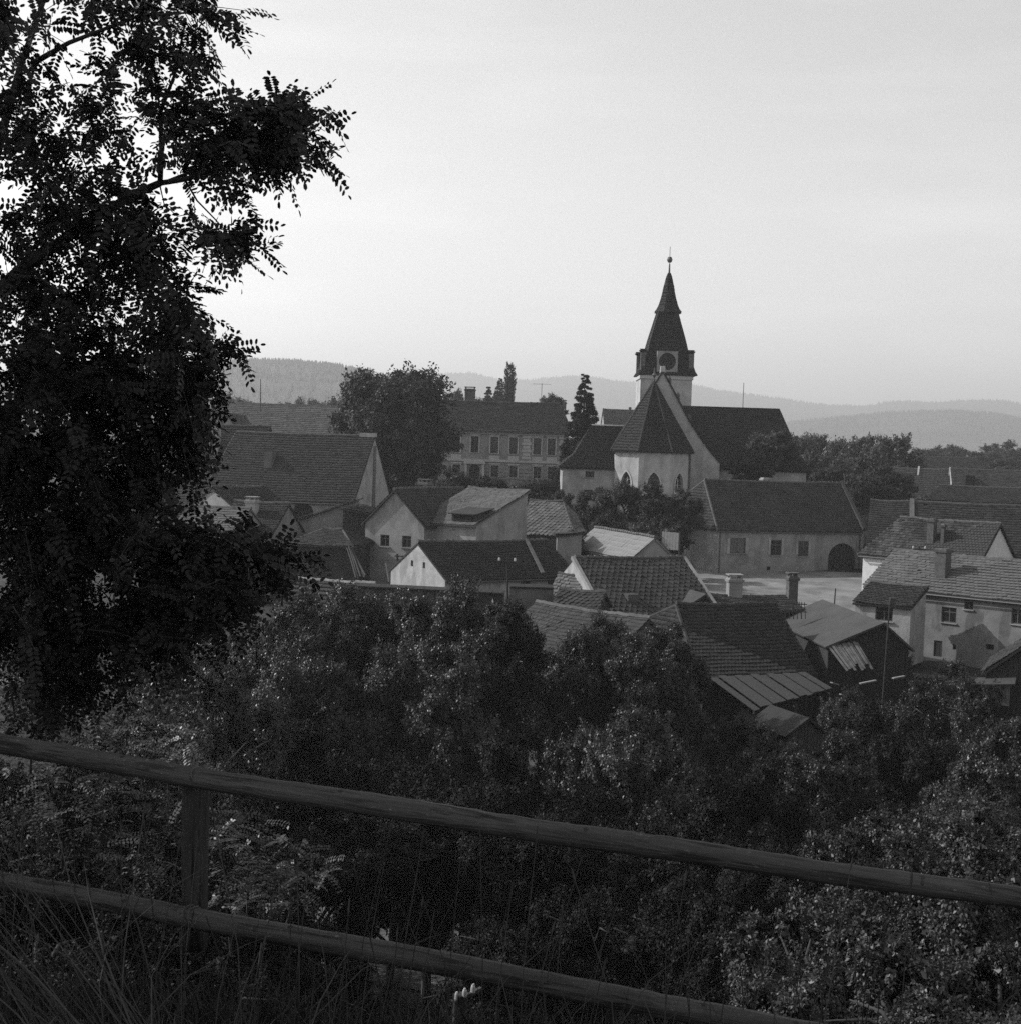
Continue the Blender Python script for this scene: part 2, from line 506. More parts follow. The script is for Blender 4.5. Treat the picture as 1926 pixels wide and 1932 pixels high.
def window(parent, org, ax, inward, x0, z0, x1, z1, kind, trim=None, fm=None):
    org, ax, inw = Vector(org), Vector(ax), Vector(inward)
    fm = fm or M_FRAME
    def bx(m, a0, b0, a1, b1, d0, d1):
        pts = [org + ax * a + Vector((0, 0, b)) + inw * d for d in (d0, d1) for a, b in ((a0, b0), (a1, b0), (a1, b1), (a0, b1))]
        m.add(pts, [(0, 1, 2, 3), (7, 6, 5, 4), (0, 4, 5, 1), (1, 5, 6, 2), (2, 6, 7, 3), (3, 7, 4, 0)])
    w, h = x1 - x0, z1 - z0
    t = min(.07, w * .08)
    if kind in ('round_gate', 'gothic', 'door', 'hole'):
        pts = arch_pts(x0, z0, x1, z1, {'round_gate': 'round', 'gothic': 'gothic'}.get(kind, 'rect'))
        m = MB()
        nm = 'gate' if kind == 'round_gate' else ('window' if kind == 'gothic' else ('door' if kind == 'door' else 'vent'))
        d = .28 if kind in ('round_gate', 'gothic') else .12
        V = [org + ax * a + Vector((0, 0, b)) + inw * d for a, b in pts]
        m.add(V, [tuple(range(len(V)))])
        mm = {'round_gate': M_WOOD, 'gothic': M_GLASS, 'door': M_WOOD, 'hole': M_DARK}[kind]
        o = m.build(nm, mm, parent)
        if kind in ('round_gate', 'door'):
            n = max(3, int(w / .28))
            for i in range(n):
                bm_ = MB()
                a0, a1 = x0 + w * i / n + .012, x0 + w * (i + 1) / n - .012
                if kind == 'round_gate':
                    r = w / 2; zs = z1 - r; cx = (x0 + x1) / 2
                    e = max(abs(a0 - cx), abs(a1 - cx))
                    zt = zs + math.sqrt(max(0.0, r * r - e * e)) - .02
                else:
                    zt = z1 - .03
                bx(bm_, a0, z0 + .03, a1, max(zt, z0 + .3), d - .05, d - .01)
                bm_.build('board', M_WOOD, o)
        if kind == 'gothic':
            tm = MB()
            cx = (x0 + x1) / 2
            bx(tm, cx - .05, z0, cx + .05, z1 - w * .45, d - .1, d - .02)
            for q in np.arange(z0 + .5, z1 - w * .6, .5):
                bx(tm, x0, q, x1, q + .03, d - .06, d - .03)
            tm.build('tracery', M_TRIM, o)
        return o
    m = MB()
    bx(m, x0, z0, x0 + t, z1, .07, .13); bx(m, x1 - t, z0, x1, z1, .07, .13)
    bx(m, x0 + t, z0, x1 - t, z0 + t, .07, .13); bx(m, x0 + t, z1 - t, x1 - t, z1, .07, .13)
    cx = (x0 + x1) / 2
    bx(m, cx - t * .5, z0 + t, cx + t * .5, z1 - t, .075, .125)
    zt = z0 + h * .66
    bx(m, x0 + t, zt, cx - t * .5, zt + t * .8, .08, .12)
    bx(m, cx + t * .5, zt, x1 - t, zt + t * .8, .08, .12)
    o = m.build('window', fm, parent)
    for a0, a1 in ((x0 + t, cx - t * .5), (cx + t * .5, x1 - t)):
        for b0, b1 in ((z0 + t, zt), (zt + t * .8, z1 - t)):
            p = MB(); bx(p, a0, b0, a1, b1, .1, .112); p.build('pane', M_GLASS, o)
    s = MB(); bx(s, x0 - .08, z0 - .07, x1 + .08, z0 - .003, -.1, .06); s.build('sill', trim or M_PL_MID, o)
    if trim:
        s = MB()
        e = .14
        bx(s, x0 - e, z0, x0 - .004, z1 + e, -.06, .0); bx(s, x1 + .004, z0, x1 + e, z1 + e, -.06, .0)
        bx(s, x0 - .004, z1 + .004, x1 + .004, z1 + e, -.055, .0)
        bx(s, x0 - e - .1, z1 + e + .003, x1 + e + .1, z1 + e + .12, -.14, .0)
        s.build('surround', trim, o)
    return o

def tile_cells(poly, course, width, rr, stagger=True):
    """yield (origin, xdir*w, updir*course, normal) for tiles covering poly: bl, br, tr, tl"""
    bl, br, tr, tl = [Vector(p) for p in (poly if len(poly) == 4 else (poly[0], poly[1], poly[2], poly[2]))]
    xd = (br - bl).normalized()
    n = (br - bl).cross(tl - bl).normalized()
    if n.length < .5:
        n = (br - bl).cross(tr - bl).normalized()
    if n.z < 0: n = -n
    yd = n.cross(xd).normalized()
    if yd.z < 0: yd = -yd
    Hh = max((tl - bl).dot(yd), (tr - bl).dot(yd))
    lx0, lx1 = 0.0, (br - bl).dot(xd)
    tx0, tx1 = (tl - bl).dot(xd), (tr - bl).dot(xd)
    nrow = max(2, int(round(Hh / course)))
    c = Hh / nrow
    out = []
    for r in range(nrow):
        t = (r + .5) / nrow
        a, b = lx0 + (tx0 - lx0) * t, lx1 + (tx1 - lx1) * t
        if b - a < .05: continue
        off = (width * .5 if (stagger and r % 2) else 0)
        x = math.floor((a - off) / width) * width + off
        while x < b - .01:
            p, q = max(x, a), min(x + width, b)
            if q - p > .03:
                out.append((bl + xd * p + yd * (r * c), xd, yd, n, q - p, c))
            x += width
    return out

def wob(p, xa, xb):
    return .08 * (1 - math.sin(math.pi * min(1, max(0, (p.x - xa) / (xb - xa))))) + .018 * (1 + math.sin(p.x * 1.9 + p.z * 1.3) * math.sin(p.y * 1.7 + p.x * .6))

def tiles(name, polys, course, width, m, parent, style='flat', thick=.045, indiv=0, seed=1, lift=.012):
    rr = random.Random(seed)
    cells = []
    for poly in polys:
        cells += tile_cells(poly, course, width, rr, stagger=(style != 'pan'))
    if indiv:
        def key(c):
            p = parent.matrix_world @ c[0] if parent else c[0]
            return c[0].y - (0 if True else p.y)
        # the nearest ones to the viewer show largest; keep them as single parts
        W = parent_world(parent)
        def inview(c):
            u, v = proj(W @ c[0])
            return -20 < u < PW + 10
        cells.sort(key=lambda c: (not inview(c), (W @ c[0] - EYE).length))
    xs_ = [c[0].x for c in cells]
    xa, xb = min(xs_), max(xs_) + .01
    cells = [(c[0] + Vector((0, 0, wob(c[0], xa, xb))), *c[1:]) for c in cells]
    parts, rest = (cells[:indiv], cells[indiv:]) if indiv else ([], cells)
    if parts:
        me = MB().add([(0.01, 0, 0), (.99, 0, 0), (.99, 0, 1), (.01, 0, 1), (.01, 1.12, .15), (.99, 1.12, .15), (.5, 0, 1.25), (.5, 1.12, .35)],
                      [(0, 1, 2, 6, 3), (3, 6, 7, 4), (6, 2, 5, 7), (0, 3, 4), (1, 5, 2), (0, 4, 7, 5, 1)]).mesh('tile')
        me.materials.append(m)
        for o_, xd, yd, n, w, c in parts:
            t = bpy.data.objects.new('tile', me)
            COL.objects.link(t)
            t.parent = parent
            th = thick * rr.uniform(.8, 1.35)
            Mx = Matrix((xd * w, yd * c, n * th)).transposed().to_4x4()
            Mx.translation = o_ + n * lift
            t.matrix_local = Mx
    if rest:
        K = len(rest)
        O = np.array([c[0] for c in rest]); X = np.array([c[1] for c in rest]); Yd = np.array([c[2] for c in rest])
        Nn = np.array([c[3] for c in rest]); W_ = np.array([c[4] for c in rest])[:, None]; C_ = np.array([c[5] for c in rest])[:, None]
        th = (thick * RNG.uniform(.75, 1.4, K))[:, None]
        dy = (RNG.normal(0, .05, K) - (RNG.random(K) < .012) * RNG.uniform(.2, .6, K))[:, None] * C_
        O = O + Nn * lift + Yd * dy
        g = .004
        if style == 'diamond':
            pts = [O + X * (W_ * .5) - Yd * C_ * .35 + Nn * th, O + X * (W_ - g) + Yd * C_ * .25 + Nn * th, O + X * (W_ - g) + Yd * C_ * 1.1 + Nn * .006, O + X * g + Yd * C_ * 1.1 + Nn * .006, O + X * g + Yd * C_ * .25 + Nn * th,
                   O + X * (W_ * .5) - Yd * C_ * .35, O + X * (W_ - g) + Yd * C_ * .25, O + X * g + Yd * C_ * .25]
            F0 = [(0, 1, 2, 3), (0, 3, 4, 4), (0, 5, 6, 1), (0, 4, 7, 5)]
            V = np.stack(pts, 1).reshape(-1, 3)
            base = (np.arange(K) * 8)[:, None, None]
            me = bpy.data.meshes.new(name)
            F = [tuple(dict.fromkeys((k * 8 + np.array(f)).tolist())) for k in range(K) for f in F0]
            me.from_pydata(V.tolist(), [], F)
        else:
            pts = [O + X * g, O + X * (W_ - g), O + X * (W_ - g) + Nn * th, O + X * g + Nn * th,
                   O + X * g + Yd * C_ * 1.08 + Nn * .008, O + X * (W_ - g) + Yd * C_ * 1.08 + Nn * .008]
            V = np.stack(pts, 1).reshape(-1, 3)
            F0 = np.array([(0, 1, 2, 3), (3, 2, 5, 4), (0, 3, 4, 0), (1, 5, 2, 1)])
            quads = (np.arange(K) * 6)[:, None, None] + F0[None, :2]
            me = fastmesh(name, V, quads.reshape(-1, 4))
        o = link(name, me, m, parent)
        o['kind'] = 'stuff'

def parent_world(o):
    Mx = Matrix.Identity(4)
    while o is not None:
        Mx = (Matrix.Translation(o.location) @ o.rotation_euler.to_matrix().to_4x4()) @ Mx
        o = o.parent
    return Mx

def chimney(parent, x, y, z0, z1, w, dd, m, cap=True, pots=0):
    c = MB()
    c.frus((x, y), w / 2, dd / 2, z0, w / 2, dd / 2, z1 - .25)
    c.frus((x, y), w / 2 + .07, dd / 2 + .07, z1 - .25, w / 2 + .09, dd / 2 + .09, z1 - .1)
    c.frus((x, y), w / 2 + .02, dd / 2 + .02, z1 - .1, w / 2 - .01, dd / 2 - .01, z1)
    o = c.build('chimney', m, parent)
    if cap:
        k = MB()
        for sx in (-1, 1):
            for sy in (-1, 1):
                k.box(x + sx * (w / 2 - .1) - .05, y + sy * (dd / 2 - .1) - .05, z1, x + sx * (w / 2 - .1) + .05, y + sy * (dd / 2 - .1) + .05, z1 + .16)
        k.box(x - w / 2 - .05, y - dd / 2 - .05, z1 + .16, x + w / 2 + .05, y + dd / 2 + .05, z1 + .23)
        k.build('chimney_cap', m, o) if False else k.build('chimney_cap', m, parent)
    return o

def house(name, label, EL, ER, d, ridge, cat='house', base=None, style='gable', hipL=0, hipR=0, skewL=0, ext=0, wall=None, roof=None,
          tile=(.3, .24), tstyle='flat', ov=.35, go=.15, openings=(), chimneys=(), af=.5, indiv=0, trim=None, group=None, seed=1, thick=.045,
          ridge_m=None, deck=None, corr=False):
    wall = wall or M_PL_MID
    roof = roof or M_TILE_M
    P0 = at(*EL)
    P1 = at_z(ER[0], ER[1], P0.z)
    e = Vector((P1.x - P0.x, P1.y - P0.y, 0))
    L = e.length + ext
    rz = math.atan2(e.y, e.x)
    cx = P0 + (P1 - P0) * .5
    if base is None:
        base = min(G(P0.x, P0.y), G(P1.x, P1.y), G(cx.x - math.sin(rz) * d, cx.y + math.cos(rz) * d)) - .3
    root = empty(name, (P0.x, P0.y, base), rz)
    tag(root, label, cat, group)
    Wm = Matrix.Translation((P0.x, P0.y, base)) @ Matrix.Rotation(rz, 4, 'Z')
    Wi = Wm.inverted()
    el = Wi @ EYE
    def pix(u, v, axis, val):
        dl = Wi.to_3x3() @ ray(u, v)
        return el + dl * ((val - el[axis]) / dl[axis])
    H = P0.z - base
    zr = pix(ridge[0], ridge[1], 1, {'gable': d * .5, 'gf': 0, 'mono': d}[style]).z
    zr = max(zr, H + .15)
    # openings
    holes = {'front': [], 'left': [], 'right': [], 'back': []}
    specs = {'front': (Vector((0, 0, 0)), Vector((1, 0, 0)), Vector((0, 1, 0)), 1, 0, 0), 'left': (Vector((0, 0, 0)), Vector((0, 1, 0)), Vector((1, 0, 0)), 0, 0, 1),
             'right': (Vector((L, 0, 0)), Vector((0, 1, 0)), Vector((-1, 0, 0)), 0, L, 1)}
    wins = []
    for op in openings:
        side, u0, v0, u1, v1, kind = op[:6]
        org, ax, inw, axis, val, k = specs[side]
        a, b = pix(u0, (v0 + v1) / 2, axis, val), pix(u1, (v0 + v1) / 2, axis, val)
        t_, b_ = pix((u0 + u1) / 2, v0, axis, val), pix((u0 + u1) / 2, v1, axis, val)
        x0, x1 = sorted((a[k], b[k]))
        z0, z1 = max(b_.z, .05), t_.z
        z1 = min(z1, H - .05) if style != 'gf' and side == 'front' else z1
        if z1 - z0 < .1: continue
        kk = {'round_gate': 'round', 'gothic': 'gothic'}.get(kind, 'rect')
        holes[side].append(arch_pts(x0, z0, x1, z1, kk))
        wins.append((side, x0, z0, x1, z1, kind))
    wb = MB()
    fo = [(0, 0), (L, 0), (L, H), (0, H)] if style != 'gf' else [(0, 0), (L, 0), (L, H), (L * af, zr), (0, H)]
    facade(wb, (0, 0, 0), (1, 0, 0), fo, holes['front'], (0, 1, 0), .3)
    Hb = zr if style == 'mono' else H
    bo = [(0 - skewL, 0), (L, 0), (L, Hb), (-skewL, Hb)] if style != 'gf' else fo
    facade(wb, (0, d, 0), (1, 0, 0), bo, [], (0, -1, 0), .3)
    def side(hip):
        if style == 'gf' or (style == 'gable' and hip): return [(0, 0), (d, 0), (d, H), (0, H)]
        if style == 'mono': return [(0, 0), (d, 0), (d, zr), (0, H)]
        return [(0, 0), (d, 0), (d, H), (d / 2, zr), (0, H)]
    if skewL:
        wb.add([(0, 0, 0), (-skewL, d, 0), (-skewL, d, H), (0, 0, H)], [(0, 1, 2, 3)])
    else:
        facade(wb, (0, 0, 0), (0, 1, 0), side(hipL), holes['left'], (1, 0, 0), .3)
    facade(wb, (L, 0, 0), (0, 1, 0), side(hipR), holes['right'], (-1, 0, 0), .3)
    wb.build('wall', wall, root)
    for s_, x0, z0, x1, z1, kind in wins:
        org, ax, inw, axis, val, k = specs[s_]
        window(root, org, ax, inw, x0, z0, x1, z1, kind, trim)
    # roof
    polys = {}
    if style == 'gable':
        kx = (zr - H) / (d / 2)
        z0 = H - kx * ov
        a = ov if hipL else go
        b = ov if hipR else go
        polys['front'] = [(-a, -ov, z0), (L + b, -ov, z0), (L - hipR + (0 if hipR else b), d / 2, zr), (hipL - (0 if hipL else a), d / 2, zr)]
        polys['back'] = [(L + b, d + ov, z0), (-a - skewL, d + ov, z0), polys['front'][3], polys['front'][2]]
        if hipL: polys['left'] = [(-a - skewL, d + ov, z0), (-a, -ov, z0), (hipL, d / 2, zr)]
        if hipR: polys['right'] = [(L + b, -ov, z0), (L + b, d + ov, z0), (L - hipR, d / 2, zr)]
        rl = (polys['front'][3], polys['front'][2])
    elif style == 'gf':
        xm = L * af
        kl, kr = (zr - H) / xm, (zr - H) / (L - xm)
        polys['left'] = [(-ov, d + go, H - kl * ov), (-ov, -go, H - kl * ov), (xm, -go, zr), (xm, d + go, zr)]
        polys['right'] = [(L + ov, -go, H - kr * ov), (L + ov, d + go, H - kr * ov), (xm, d + go, zr), (xm, -go, zr)]
        rl = ((xm, -go, zr), (xm, d + go, zr))
    else:
        kx = (zr - H) / d
        polys['front'] = [(-go, -ov, H - kx * ov), (L + go, -ov, H - kx * ov), (L + go, d + .15, zr + kx * .15), (-go, d + .15, zr + kx * .15)]
        rl = (polys['front'][3], polys['front'][2])
    rb = MB()
    lift = Vector((0, 0, .1))
    for p in polys.values():
        rb.slab([Vector(q) + lift for q in p], .1)
    ro = rb.build('roof', deck or roof, root)
    if tile:
        vis = [[Vector(q) + lift for q in p] for k_, p in polys.items() if k_ != 'back']
        tiles('roof_tiles', vis, tile[0], tile[1], roof, ro, tstyle, thick, indiv, seed)
        rc = MB()
        a, b = Vector(rl[0]) + lift, Vector(rl[1]) + lift
        n = max(2, int((b - a).length / .4))
        for i in range(n):
            p, q = a + (b - a) * (i / n), a + (b - a) * ((i + 1) / n)
            p = p + Vector((0, random.uniform(-.02, .02), wob(p, min(a.x, b.x), max(a.x, b.x) + .01) + random.uniform(-.02, .03)))
            q = q + Vector((0, 0, wob(q, min(a.x, b.x), max(a.x, b.x) + .01)))
            rc.tube([p + Vector((0, 0, .0)), q + Vector((0, 0, .0))], [.13 + .02 * random.random(), .11], 6)
        for k_ in ('left', 'right'):
            if style == 'gable' and k_ in polys:
                q = polys[k_]
                for j in (0, 1):
                    rc.tube([Vector(q[j]) + lift, Vector(q[2]) + lift], .1, 6)
        rc.build('ridge_cap', ridge_m or M_RIDGE, ro)
    if style == 'gable' and tile and 'front' in polys and L > 6:
        e0, e1 = Vector(polys['front'][0]) + Vector((.1, -.05, .02)), Vector(polys['front'][1]) + Vector((-.1, -.05, .02))
        gq = MB(); gq.tube([e0, e1], .055, 6); gq.build('gutter', M_METAL, root)
        gq = MB(); gq.tube([(L - .15, -.06, 0), (L - .15, -.06, H - .35), (e1.x - .2, -ov * .9, e0.z)], .045, 6); gq.build('downpipe', M_METAL, root)
    # chimneys: (u0, u1, v_top, y_frac, mat, depth)
    for ch in chimneys:
        u0, u1, vt, yf, cm = ch[:5]
        y = d * yf
        p0, p1 = pix(u0, vt, 1, y), pix(u1, vt, 1, y)
        w = abs(p1.x - p0.x)
        x = (p0.x + p1.x) / 2
        dd = ch[5] if len(ch) > 5 else w * .9
        if style == 'gable':
            zb = H + (zr - H) * (1 - abs(yf - .5) * 2) - .4
        else:
            zb = H + (zr - H) * .3
        chimney(ro, x, y, zb, p0.z, w, dd, cm, cap=(len(ch) > 6 and ch[6]))
    return dict(root=root, pix=pix, L=L, H=H, zr=zr, roof=ro, W=Wm, base=base, d=d)

# ================================================================ CHURCH
def church():
    Y0 = 138.0
    zg = EYE.z - 5.9
    c0 = at(1205, 850, Y0)             # front-left apse corner at the eave
    c1 = at_z(1264, Y0, c0.z)
    s = c1.x - c0.x
    k = s / math.sqrt(2)
    root = empty('church', ((c0.x + c1.x) / 2, Y0, zg))
    tag(root, 'white walled village church with tall dark spire and pale stone gable', 'church')
    X0, Z = root.location.x, zg
    def loc(p): return Vector((p.x - X0, p.y - Y0, p.z - Z))
    H = c0.z - Z
    h = s / 2
    ext = 3.2
    plan = [(-h - k, k + ext), (-h - k, k), (-h, 0), (h, 0), (h + k, k), (h + k, k + ext)]
    # apse walls, each face with a pointed window
    wb = MB()
    wins = []
    for i in range(5):
        a, b = Vector((*plan[i], 0)), Vector((*plan[i + 1], 0))
        ax = (b - a).normalized()
        ln = (b - a).length
        inw = Vector((-ax.y, ax.x, 0))
        hs = []
        if i in (1, 2, 3):
            hs = [arch_pts(ln / 2 - .62, .9, ln / 2 + .62, H - 2.1, 'gothic')]
            wins.append((a, ax, inw, ln / 2 - .62, .9, ln / 2 + .62, H - 2.1))
        facade(wb, a, ax, [(0, 0), (ln, 0), (ln, H), (0, H)], hs, inw, .4)
    wb.build('apse_wall', M_PL_CHURCH, root)
    for a, ax, inw, x0, z0, x1, z1 in wins:
        w = window(root, a, ax, inw, x0, z0, x1, z1, 'gothic')
        # proud pointed surround
        o1 = arch_pts(x0 - .18, z0, x1 + .18, z1 + .24, 'gothic')
        o0 = arch_pts(x0, z0, x1, z1, 'gothic')
        sb = MB()
        n = len(o0)
        V = [a + ax * p[0] + Vector((0, 0, p[1])) - inw * .05 for p in o1] + [a + ax * p[0] + Vector((0, 0, p[1])) - inw * .05 for p in o0]
        sb.add(V, [(i, i + 1, n + i + 1, n + i) for i in range(1, n - 1)] + [(n - 1, 0, n, 2 * n - 1)])
        sb.build('surround', M_TRIM, w)
    # buttress-like downpipe at the right corner
    dp = MB(); dp.tube([(h + k + .05, k - .12, 0), (h + k + .05, k - .12, H)], .09, 6); dp.build('downpipe', M_METAL, root)
    # cornice under the eaves
    cb = MB()
    for i in range(5):
        a, b = Vector((*plan[i], H - .22)), Vector((*plan[i + 1], H - .22))
        ax = (b - a).normalized(); outw = Vector((ax.y, -ax.x, 0))
        cb.add([a, b, b + outw * .18, a + outw * .18, a + Vector((0, 0, .2)), b + Vector((0, 0, .2)), b + outw * .18 + Vector((0, 0, .2)), a + outw * .18 + Vector((0, 0, .2))],
               [(0, 3, 2, 1), (4, 5, 6, 7), (2, 3, 7, 6), (0, 4, 7, 3), (1, 2, 6, 5)])
    cb.build('cornice', M_TRIM, root)
    # apse roof
    ap = loc(at(1243, 722, Y0 + k + .9))
    apex = Vector((0, k + .9, ap.z))
    o_ = .45
    rp = []
    scale = 1 + o_ / (h + k)
    pl2 = []
    for (x, y) in plan:
        v = Vector((x, y - (k + .9), 0))
        pl2.append(Vector((x * scale, (k + .9) + (y - k - .9) * scale if y < k + .9 else y, H - .25)))
    for i in range(1, 4):
        rp.append([pl2[i], pl2[i + 1], apex])
    back = Vector((0, k + ext, ap.z))
    rp.append([Vector((pl2[0].x, k + ext, H - .25)), pl2[1], apex, back])
    rp.append([pl2[4], Vector((pl2[5].x, k + ext, H - .25)), back, apex])
    rb = MB()
    for p in rp: rb.slab([q + Vector((0, 0, .12)) for q in p], .1)
    ro = rb.build('apse_roof', M_TILE_CH, root)
    tiles('roof_tiles', [[q + Vector((0, 0, .12)) for q in p] for p in rp], .32, .22, M_TILE_CH, ro, seed=4)
    hb = MB()
    for i in (1, 2, 3, 4): hb.tube([pl2[i] + Vector((0, 0, .16)), apex + Vector((0, 0, .16))], .1, 6)
    hb.build('hip_cap', M_TILE_D, ro)
    fb = MB(); fb.tube([apex, apex + Vector((0, 0, .5)), apex + Vector((0, 0, .75)), apex + Vector((0, 0, .95)), apex + Vector((0, 0, 1.5))], [.1, .08, .22, .08, .03], 8)
    fb.build('finial', M_METAL, ro)
    # roof hatch on the front face
    hq = rp[1][0] * .28 + rp[1][1] * .28 + apex * .44
    hh = MB(); hh.box(hq.x - .3, hq.y - .35, hq.z - .1, hq.x + .3, hq.y + .6, hq.z + .5); hh.build('hatch', M_DARK, ro)

    # tall stone gable behind the apse (a wall with coping) and the roof behind it
    gy = k + ext
    ga = loc(at(1250, 703, Y0 + gy))
    gr = loc(at(1357, 874, Y0 + gy))
    hw = gr.x - ga.x
    xg = ga.x
    prof = [(0, ga.z), (.20, ga.z - 2.1), (.42, ga.z - 4.5), (.62, ga.z - 6.3), (.82, ga.z - 7.9), (1.0, gr.z)]
    outer = [(xg - hw, 0), (xg + hw, 0)] + [(xg + hw * t, z) for t, z in reversed(prof)] + [(xg - hw * t, z) for t, z in prof[1:]]
    gb = MB()
    facade(gb, (0, gy, 0), (1, 0, 0), outer, [], (0, 1, 0), .5)
    facade(gb, (0, gy + .7, 0), (1, 0, 0), outer, [], (0, -1, 0), .5)
    gb.add([(xg + hw, gy, 0), (xg + hw, gy + .7, 0), (xg + hw, gy + .7, gr.z), (xg + hw, gy, gr.z)], [(0, 1, 2, 3)])
    gb.add([(xg - hw, gy, 0), (xg - hw, gy + .7, 0), (xg - hw, gy + .7, gr.z), (xg - hw, gy, gr.z)], [(0, 1, 2, 3)])
    go_ = gb.build('gable_wall', M_PL_CHURCH, root)
    kb = MB()
    for sgn in (-1, 1):
        pts = [Vector((xg + sgn * hw * t, gy + .35, z + .03)) for t, z in prof]
        for a, b in zip(pts, pts[1:]):
            nrm = Vector((-(b - a).z, 0, (b - a).x)).normalized()
            if nrm.z < 0: nrm = -nrm
            kb.add([a + Vector((0, -.5, 0)), b + Vector((0, -.5, 0)), b + Vector((0, .5, 0)), a + Vector((0, .5, 0)),
                    a + nrm * .15 + Vector((0, -.5, 0)), b + nrm * .15 + Vector((0, -.5, 0)), b + nrm * .15 + Vector((0, .5, 0)), a + nrm * .15 + Vector((0, .5, 0))],
                   [(0, 3, 2, 1), (4, 5, 6, 7), (0, 1, 5, 4), (2, 3, 7, 6), (1, 2, 6, 5), (3, 0, 4, 7)])
    kb.build('coping', M_TILE_CH, go_)
    for t in (.27, .47, .12):
        z = float(np.interp(t, [p[0] for p in prof], [p[1] for p in prof]))
        q = MB(); q.frus((xg + hw * t, gy + .3), .16, .16, z - .1, .16, .16, z + .55); q.frus((xg + hw * t, gy + .3), .2, .2, z + .55, .02, .02, z + .95)
        q.build('pinnacle', M_METAL, go_)
    q = MB(); q.frus((xg, gy + .3), .28, .28, ga.z, .22, .22, ga.z + .7); q.build('gable_top', M_PL_CHURCH, go_)

    # roof joining gable to tower
    tw = loc(at(1254, 710, Y0 + 17.0))
    tY = 17.0
    thw = (at_z(1303, Y0 + tY - 2.9, 25).x - at_z(1206, Y0 + tY - 2.9, 25).x) / 2
    tX = (at_z(1303, Y0 + tY - thw, 25).x + at_z(1206, Y0 + tY - thw, 25).x) / 2 - X0
    jr = MB()
    for sgn in (-1, 1):
        jr.slab([(xg, gy + .7, ga.z - 1.2), (xg + sgn * hw * .92, gy + .7, gr.z - .3), (xg + sgn * hw * .92, tY, gr.z - .3), (xg, tY, ga.z - 1.2)], .12)
    jr.build('nave_roof', M_TILE_CH, root)

    # side hall with ridge across the picture, hipped at the right
    hy0, hy1 = gy + 1.2, gy + 12.5
    he = loc(at(1515, 890, Y0 + hy0 - .3))
    rg = loc(at(1380, 771, Y0 + (hy0 + hy1) / 2)).z
    rgR = loc(at(1470, 773, Y0 + (hy0 + hy1) / 2)).x
    hx1 = he.x + .35
    hx0 = xg + 2.5
    ez = he.z
    fl = ez + 1.6
    mid = (hy0 + hy1) / 2
    w2 = MB(); w2.box(hx0, hy0, 0, hx1, hy1, ez + .2)
    w2.build('hall_wall', M_PL_CHURCH, root)
    # the quoined corner
    for i in range(7):
        q = MB(); q.box(hx1 - .35 - .15 * (i % 2), hy0 - .03, .2 + i * .55, hx1 + .03, hy0 + .4, .2 + i * .55 + .5); q.build('quoin', M_PL_CHURCH, root)
    A, B_ = (hx0, hy0 - .5, ez), (hx1 + .5, hy0 - .5, ez)
    A1, B1 = (hx0, hy0 + .9, fl), (hx1 - .55, hy0 + .9, fl)
    Rl, Rr = (hx0, mid, rg), (rgR, mid, rg)
    C_, C1 = (hx1 + .5, hy1 + .5, ez), (hx1 - .55, hy1 - .9, fl)
    D_, D1 = (hx0, hy1 + .5, ez), (hx0, hy1 - .9, fl)
    hp = [[A, B_, B1, A1], [A1, B1, Rr, Rl], [B_, C_, C1, B1], [B1, C1, Rr], [C_, D_, D1, C1], [C1, D1, Rl, Rr]]
    hb_ = MB()
    for p in hp: hb_.slab(p, .1)
    hr = hb_.build('hall_roof', M_TILE_CH, root)
    tiles('roof_tiles', [[Vector(q) for q in p] for p in hp[:4]], .34, .24, M_TILE_CH, hr, seed=6)
    rc = MB(); rc.tube([Vector(Rl) + Vector((0, 0, .06)), Vector(Rr) + Vector((0, 0, .06))], .13, 6)
    rc.tube([Vector(Rr), Vector(B1)], .1, 6); rc.tube([Vector(B1), Vector(B_)], .1, 6); rc.build('ridge_cap', M_TILE_CH, hr)
    lr = loc(at(1402, 740, Y0 + mid))
    rod = MB(); rod.tube([(lr.x, mid, rg), (lr.x, mid, loc(at(1402, 722, Y0 + mid)).z)], .035, 5); rod.build('lightning_rod', M_METAL, hr)

    # sacristy on the left
    sx0 = loc(at(1061, 880, Y0 + 2.5)).x
    sx1 = -h - k - .02
    sy0, sy1 = 2.6, 9.5
    se = loc(at(1110, 882, Y0 + sy0)).z
    sr = loc(at(1150, 803, Y0 + (sy0 + sy1) / 2)).z
    srx = loc(at(1115, 803, Y0 + (sy0 + sy1) / 2)).x
    wp = loc(at(1104, 889, Y0 + sy0)); wq = loc(at(1120, 901, Y0 + sy0))
    w3 = MB()
    hole = [(wp.x - sx0, wq.z), (wq.x - sx0, wq.z), (wq.x - sx0, wp.z), (wp.x - sx0, wp.z)]
    lw = sx1 - sx0
    low = [(lw * .43, 1.3), (lw * .6, 1.3), (lw * .6, 2.2), (lw * .43, 2.2)]
    facade(w3, (sx0, sy0, 0), (1, 0, 0), [(0, 0), (lw, 0), (lw, se), (0, se)], [hole, low], (0, 1, 0), .4)
    w3.add([(sx0, sy0, 0), (sx0, sy1, 0), (sx0, sy1, se), (sx0, sy0, se)], [(0, 1, 2, 3)])
    w3.add([(sx0, sy1, 0), (sx1, sy1, 0), (sx1, sy1, se), (sx0, sy1, se)], [(0, 1, 2, 3)])
    w3.build('sacristy_wall', M_PL_LIGHT, root)
    for hl in (hole, low):
        window(root, (sx0, sy0, 0), (1, 0, 0), (0, 1, 0), hl[0][0], hl[0][1], hl[1][0], hl[2][1], 'win', fm=M_WOOD)
    ms = (sy0 + sy1) / 2
    f1 = se + (sr - se) * .3
